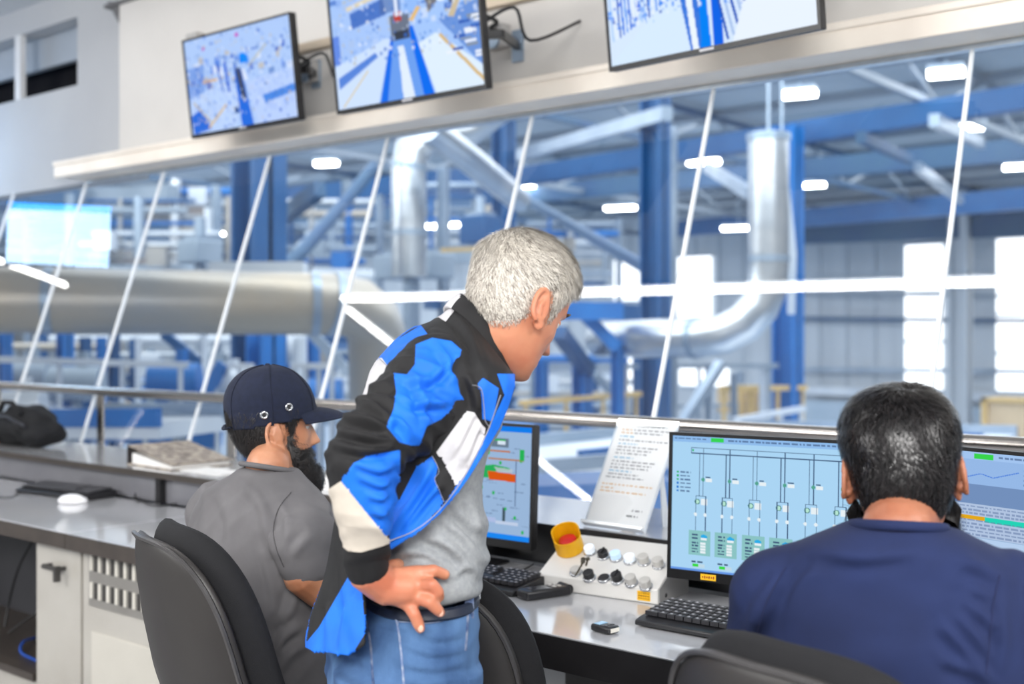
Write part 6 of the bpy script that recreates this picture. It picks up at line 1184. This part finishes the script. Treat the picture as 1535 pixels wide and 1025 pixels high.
def beard(hf_, par, thick, n, seed, ln):
    x, y, z = P.T; line = np.interp(x, [-.02, .005, .02, .045, .062, .09], [-.2, -.2, -.01, -.040, -.036, -.036]); cheek = line - z
    msk = (cheek > 0) & (x > .004) & ~((np.abs(y) < .022) & (np.abs(z + .060) < .0045)) ; burn = (x > .012) & (x < .030) & (z < .0) & (z > -.06) & (np.abs(y) > .05); msk |= burn
    tk = np.where(msk, np.clip(cheek / .03, 0.15, 1) * thick * (1 + 1.1 * np.clip((-z - .07) / .03, 0, 1)), 0); tk *= np.where((np.abs(y) < .026) & (z > -.072), .35, 1)
    off = N * tk[:, None]; off[:, 2] -= tk * .8 * np.clip((-z - .05) / .04, 0, 1); V_ = P + off; NZ, NA = sh; m_ = msk.reshape(NZ, NA); FF_ = [(i * NA + j, i * NA + (j + 1) % NA, (i + 1) * NA + (j + 1) % NA, (i + 1) * NA + j) for i in range(NZ - 1) for j in range(NA) if m_[i, j] and m_[i, (j + 1) % NA] and m_[i + 1, j] and m_[i + 1, (j + 1) % NA]]
    FF_.append(tuple(range(NA))[::-1]); V_[:sh[1], 2] -= thick * .9
    o = MB().add(to_w(hf_, V_), FF_).build('beard', bm[0], par, smooth=True, angle=180)
    R0, N0, ci = sample(V_, N, msk, n, seed); dd = np.tile([.25, 0, -1.], (len(R0), 1)); Vs, Fs = strands(R0, dd, N0, ln, .0013, 3, .6, seed, rise=.6); hair_obj('beard_strands', to_w(hf_, Vs), Fs, bm, o, 3, seed); return o
beard(h2, m2, .016, 7000, 11, .014)
for s in (-1, 1): MB().tube([to_w(h2, [.088 - .010 * t * t, s * (.012 + .036 * t), .036 + .007 * math.sin(t * 2.4)]) for t in np.linspace(0, 1, 8)], [.002, .0038, .0045, .0045, .0042, .004, .003, .0018], 8, flat=.7).build('eyebrow', bm[0], m2, smooth=True)
# cap
capm = mat('cap_navy', srgb(22, 30, 54), .9, noise=(90, srgb(17, 25, 46)), bump=(600, .3, .0006))
x, y, z = P.T; lvl = .032 + .11 * np.clip(x, -1, 1); cz = z - lvl; msk = cz > -.004
gap = (x < -.07) & (np.abs(y) < .034) & (cz < .034 * np.sqrt(np.clip(1 - (y / .034) ** 2, 0, 1)) + .004)
tk = .011 + .010 * np.clip((z - .06) / .06, 0, 1); Vc = P + N * tk[:, None]; Vc[:, 2] += .006 * np.clip((z - .08) / .04, 0, 1)
V_, FF = scalp(P, N, sh, msk & ~gap, tk * 0); cap_o = MB().add(to_w(h2, Vc), FF).build('cap', capm, m2, smooth=True, angle=180); q = cap_o.modifiers.new('solid', 'SOLIDIFY'); q.thickness = .003
br = MB(); nb = 25; top_, bot_ = [], []
for j in range(9):
    t = j / 8; row_ = []
    for i in range(nb):
        a = (i / (nb - 1) - .5) * 2 * 1.12; rx, ry = .094 + .078 * t * math.cos(a * .8) ** .7, .079 + .004 * t
        yy = math.sin(a) * ry; xx = math.cos(a) * .098 - .002 + .076 * t * max(0, math.cos(a * 1.32)) ** .6; zz = .036 + .016 - .004 * t - .20 * (yy ** 2) * 8 * .5 + .0 - .02 * t * t
        row_.append(np.array([xx, yy, zz]))
    top_.append(row_)
for off, fl_ in ((0, 1), (-.0035, -1)):
    v = [to_w(h2, p + np.array([0, 0, off])) for r_ in top_ for p in r_]; f_ = [(j * nb + i, j * nb + i + 1, (j + 1) * nb + i + 1, (j + 1) * nb + i) for j in range(8) for i in range(nb - 1)]
    br.add(v, f_ if fl_ > 0 else [q_[::-1] for q_ in f_])
br.build('brim', capm, cap_o, smooth=True, angle=180)
edge = [to_w(h2, p + np.array([0, 0, -.0017])) for p in top_[-1]]; MB().tube(edge, .0026, 8).build('brim_edge', capm, cap_o, smooth=True)
def capsurf(x_, z_, s=-1):   # nearest cap point by x and height on one side
    k = np.where((P[:, 1] * s > 0), np.hypot(Vc[:, 0] - x_, Vc[:, 2] - z_), 9).argmin(); return k
for (ex_, ez_) in ((.022, .062), (-.035, .052)):
    k = capsurf(ex_, ez_); c = to_w(h2, Vc[k]); n_ = h2[1] @ N[k]; e1_, e2_, _ = frame(n_)
    ring = [c + n_ * .0018 + (e1_ * math.cos(a) + e2_ * math.sin(a)) * .0068 for a in np.linspace(0, 2 * PI, 25)]; MB().tube(ring, .0024, 8, caps=False).build('eyelet', chrome, cap_o, smooth=True); MB().tube([c + n_ * .0005, c + n_ * .002], .005, 16).build('eyelet_hole', blk, cap_o)
for yy0 in np.linspace(-.9, .9, 4)[1:3]: pass
for s in (-1, 1):
    st_ = MB(); pts_ = [to_w(h2, p) for p in [(-.103, s * .036, .026), (-.110, s * .018, .022), (-.112, 0, .020)]]; st_.tube(pts_, .006, 8, flat=.35).build('strap', capm, cap_o, smooth=True)
k = capsurf(0, .14); MB().ell(to_w(h2, [-.004, 0, Vc[:, 2].max() + .001]), (.006, .006, .003)).build('cap_button', capm, cap_o, smooth=True)
seamm = mat('cap_seam', srgb(18, 24, 46), .9, noise=(90, srgb(14, 20, 38)))
for ang in (.0, PI / 3, 2 * PI / 3, PI, 4 * PI / 3, 5 * PI / 3):
    G = Vc.reshape(sh[0], sh[1], 3); j = int(round(((ang + .5) % (2 * PI)) / (2 * PI) * sh[1])) % sh[1]; mm = msk.reshape(sh)[:, j]; ln_ = [to_w(h2, p + n_ * .001) for p, n_, ok in zip(G[:, j], N.reshape(sh[0], sh[1], 3)[:, j], mm) if ok]
    if len(ln_) > 2: MB().tube(ln_[::2], .0009, 5).build('cap_seam', seamm, cap_o, smooth=True)
# grey t-shirt
tg = mat('tee_dark_grey', srgb(112, 110, 112), .9, noise=(8, srgb(98, 96, 98)), bump=(500, .25, .0006))
b = MB(); rows = [(390, 702, .02, .056, .068), (390, 714, .018, .068, .095), (390, 735, .01, .09, .150), (386, 760, .012, .108, .190), (382, 800, .015, .124, .200), (378, 850, .015, .125, .190), (378, 900, .012, .122, .182), (380, 950, .01, .125, .182), (382, 1000, .01, .135, .190), (384, 1050, .01, .15, .20)]
rg_ = []
for r in catmull(rows, 5): c = T2(r[0], r[1]) + F2 * r[2]; rg_.append(ering(c + F2 * r[3], c - F2 * r[3], r[4], R2, 60, 2.3))
b.rings(rg_); b.chain([T2(388, 765, .10), T2(390, 786, .175), W(449, 815, 2.36), W(457, 845, 2.365)], [.058, .056, .058, .053], 22); b.chain([T2(388, 772, -.165), shl, shl * .45 + ell_ * .55], [.062, .064, .056], 22)
f2 = folds([(T2(360, 760, .0, -.12), T2(400, 960, .08, -.1), .02, .006), (T2(450, 850, .17, -.05), T2(430, 940, .16, -.08), .010, .010), (T2(462, 860, .19, 0), T2(440, 960, .18, -.02), .009, -.010), (T2(440, 900, .17, -.06), T2(470, 980, .18, 0), .010, .010), (T2(420, 760, .12, -.10), T2(438, 830, .17, -.08), .007, -.007), (T2(330, 750, -.1, -.1), T2(350, 900, -.02, -.13), .022, .006), (T2(430, 930, .15, -.08), T2(465, 940, .19, 0), .008, .008), (T2(420, 960, .14, -.1), T2(470, 960, .19, 0), .007, -.008), (T2(425, 985, .14, -.1), T2(465, 1000, .19, 0), .008, .008)])
tso = remesh(b, 't_shirt', .005, m2, tg, 9, both(fold2([((392, 820), (407, 878), (412, 926)), (1.5, (450, 936), (426, 955), (417, 984)), (1.5, (460, 965), (436, 979), (417, 1008)), (.8, (301, 704), (310, 762), (301, 805)), ((354, 718), (392, 757), (407, 829)), ((412, 747), (431, 781), (426, 829)), (1.3, (448, 880), (436, 910), (424, 940)), ((330, 740), (345, 790), (340, 850)), ((470, 800), (452, 815), (440, 835))], 8, .006), rumple((R2 + ZH * .6, 9, .006, 43), (R2 - ZH, 18, .003, 44))))
cr = [T2(390, 702) + F2 * .02 + F2 * .054 * math.cos(a) + R2 * .066 * math.sin(a) - ZH * .012 * math.cos(a) for a in np.linspace(0, 2 * PI, 33)]; MB().tube(cr, .006, 8, caps=False).build('neckband', tg, tso, smooth=True)
surf_line(dens([(436, 738), (419, 760), (410, 790), (414, 820), (426, 850)], 5), 0, tso, .0014, mat('tee_seam', srgb(84, 82, 84), .9, noise=(50, srgb(76, 74, 76))), 'sleeve_seam', tso)
trs = mat('trousers_dark', srgb(44, 48, 60), .9, noise=(30, srgb(36, 40, 50)))
def seated_legs(par, Tn, Fn, Rn, hip, m, shoe):
    b = MB(); hp = hip; floor = 0
    for s in (1, -1):
        h_ = hp + Rn * s * .09; kn_ = h_ + Fn * .42 + Rn * s * .05; kn_[2] = .52; an = kn_ + Fn * .02; an = np.array([an[0], an[1], .10]); b.chain([h_, kn_], [.10, .068], 20); b.chain([kn_, an], [.068, .05], 18)
    b.ell(hp + ZH * .03, (.17, .13, .11), np.stack([Rn, Fn, ZH], 1)); remesh(b, 'trousers', .010, par, m, 3)
    for s in (1, -1):
        h_ = hp + Rn * s * .09; kn_ = h_ + Fn * .44 + Rn * s * .05; p = np.array([kn_[0], kn_[1], 0]); b = MB(); b.ell(p + Fn * .06 + ZH * .045, (.13, .046, .044), np.stack([Fn, Rn, ZH], 1)); b.ell(p + ZH * .07, (.05, .042, .055), np.stack([Fn, Rn, ZH], 1)); remesh(b, 'shoe', .009, par, shoe, 2)
hp = T2(384, 1000); hp[2] = .60; seated_legs(m2, T2, F2, R2, hp, trs, blk_pl)
# ---------------------------------------------------------------- the seated man in navy, seen from behind
m3 = thing('person', 'black-haired man in a navy t-shirt seen from behind, facing two monitors', 'person', (W(1345, 1000, 1.6)[0], W(1345, 1000, 1.6)[1], 0))
a3 = math.radians(72); F3 = RR * math.cos(a3) + VV * math.sin(a3); R3 = RR * math.sin(a3) - VV * math.cos(a3); C3 = 1.62
T3 = lambda px, py, d=0, f=0: W(px, py, C3) + R3 * d + F3 * f
h3 = hframe(W(1352, 719, 1.70), 76, 12, -4, .95)
b = MB(); add_head(b, h3, fat=1.0); b.chain([T3(1348, 850), T3(1347, 800, 0, .01), to_w(h3, [-.005, 0, -.045])], [.052, .052, .050], 18); b.cap(T3(1348, 830, 0, .04), to_w(h3, [0.01, 0, -.06]), .05, .048)
b.chain([T3(1348, 850), T3(1345, 930), T3(1345, 1060), T3(1345, 1250)], [.06, .09, .09, .09]); b.cap(T3(1345, 915, .13), T3(1345, 915, -.13), .042, .042)
for s in (1, -1):
    sh_ = T3(1358, 910, s * .175); e_ = sh_ + F3 * .17 - ZH * .23 + R3 * s * .05; w_ = e_ + F3 * .2 - R3 * s * .08 + ZH * .03; b.chain([sh_, e_], [.042, .042]); b.chain([e_, w_], [.043, .028]); kk = [w_ + F3 * .085 + R3 * s * (-.03 + .02 * i) for i in range(4)]; hand(b, w_ + F3 * .01, kk, [[k_ + F3 * .035, k_ + F3 * .06 - ZH * .01] for k_ in kk], [w_ + F3 * .02 - R3 * s * .02, w_ + F3 * .05 - R3 * s * .045])
remesh(b, 'body', .0036, m3, skin3, 2); eyes(h3, m3, skin3)
P, F_, sh = head_grid(fat=1.0); N = grid_normals(P, sh); hl = hairline(P, -.078); th_ = np.clip(hl / .035, 0, 1) * (.003 + .005 * np.clip((P[:, 2] - .0) / .05 + (np.abs(P[:, 1]) < .05), 0, 1)) + np.clip((P[:, 2] - .05) / .06, 0, 1) * .004
V, FF = scalp(P, N, sh, hl > -.002, th_ - .0006); hr = MB().add(to_w(h3, V), FF).build('hair', bm[0], m3, smooth=True, angle=180)
hb_ = [mat('hair_jet', srgb(12, 11, 12), .28, noise=(80, srgb(10, 9, 10))), mat('hair_jet_soft', srgb(38, 35, 36), .26, noise=(80, srgb(34, 30, 30))), bm[0]]
R0, N0, ci = sample(V, N, hl > 0, 20000, 21); wh = np.array([-.06, -.012, .115]); dd = R0 - wh; dd /= np.linalg.norm(dd, axis=1, keepdims=True); dd += np.cross(np.array([0, 0, .35]), dd); dd[:, 2] -= .45
len_ = np.where(hl[ci] < .02, .009, .021); Vs, Fs = strands(R0, dd, N0, len_, .0024, 3, .25, 21, rise=.34); hair_obj('hair_strands', to_w(h3, Vs), Fs, hb_, hr, 3, 21)
beard(h3, m3, .026, 7000, 31, .018)
tn = mat('tee_navy', srgb(22, 37, 80), .9, noise=(7, srgb(17, 30, 68)), bump=(500, .25, .0006))
b = MB(); rows = [(1347, 788, .008, .058, .060), (1347, 797, .006, .072, .088), (1346, 815, .004, .088, .128), (1349, 838, .008, .098, .162), (1353, 868, .012, .108, .188), (1356, 910, .012, .12, .196), (1357, 970, .012, .128, .196), (1356, 1050, .01, .13, .192), (1350, 1150, .01, .13, .19), (1345, 1280, .01, .14, .19)]; rg_ = []
for r in catmull(rows, 5): c = T3(r[0], r[1]) + F3 * r[2]; rg_.append(ering(c + F3 * r[3], c - F3 * r[3], r[4], R3, 60, 2.3))
b.rings(rg_)
for s in (1, -1): sh_ = T3(1358, 905, s * .175); e_ = sh_ + F3 * .12 - ZH * .17 + R3 * s * .04; b.chain([T3(1358, 890, s * .13), sh_ + R3 * s * .0, e_], [.07, .068, .062], 22)
f3 = folds([(T3(1490, 880, .19, -.05), T3(1380, 920, .08, -.12), .012, .007), (T3(1500, 930, .2, -.05), T3(1400, 930, .1, -.12), .010, .007), (T3(1500, 1000, .2, -.05), T3(1410, 940, .1, -.12), .010, .008), (T3(1490, 1040, .2, -.06), T3(1400, 960, .1, -.12), .010, -.008), (T3(1180, 850, -.17, -.06), T3(1150, 1000, -.19, -.05), .012, .007), (T3(1220, 860, -.13, -.1), T3(1170, 960, -.18, -.08), .014, -.006), (T3(1290, 815, -.07, -.07), T3(1410, 820, .07, -.07), .009, .004)])
ts3 = remesh(b, 't_shirt', .005, m3, tn, 8, both(fold2([(1.3, (1414, 937), (1443, 966), (1486, 1020)), (1.4, (1436, 919), (1465, 955), (1486, 988)), (1.3, (1446, 898), (1479, 927), (1490, 945)), ((1454, 883), (1470, 888), (1486, 898)), (1.2, (1414, 988), (1450, 1002), (1483, 1022)), ((1168, 861), (1139, 901), (1125, 934)), ((1117, 970), (1128, 940), (1150, 905)), ((1220, 826), (1291, 836), (1370, 826)), ((1230, 850), (1200, 880), (1180, 930)), ((1440, 840), (1470, 850), (1500, 868)), ((1500, 900), (1505, 950), (1498, 1010))], 10, .006), rumple((R3 * .5 + ZH, 8, .006, 53), (R3 - ZH * .8, 16, .003, 54))))
cr = [T3(1347, 790) + F3 * .010 + F3 * .060 * math.cos(a) + R3 * .063 * math.sin(a) - ZH * .010 * math.cos(a) for a in np.linspace(0, 2 * PI, 33)]; MB().tube(cr, .0055, 8, caps=False, flat=1.3).build('neckband', tn, ts3, smooth=True)
surf_line(dens([(1498, 862), (1490, 900), (1484, 950), (1478, 1010)], 5), 0, ts3, .0014, mat('navy_seam', srgb(22, 32, 72), .9, noise=(50, srgb(18, 28, 64))), 'sleeve_seam', ts3)
surf_line(dens([(1178, 850), (1150, 900), (1132, 960), (1122, 1020)], 5), 0, ts3, .0014, MATS['navy_seam'], 'sleeve_seam', ts3)
hp = T3(1345, 1200); hp[2] = .58; seated_legs(m3, T3, F3, R3, hp, trs, blk_pl)
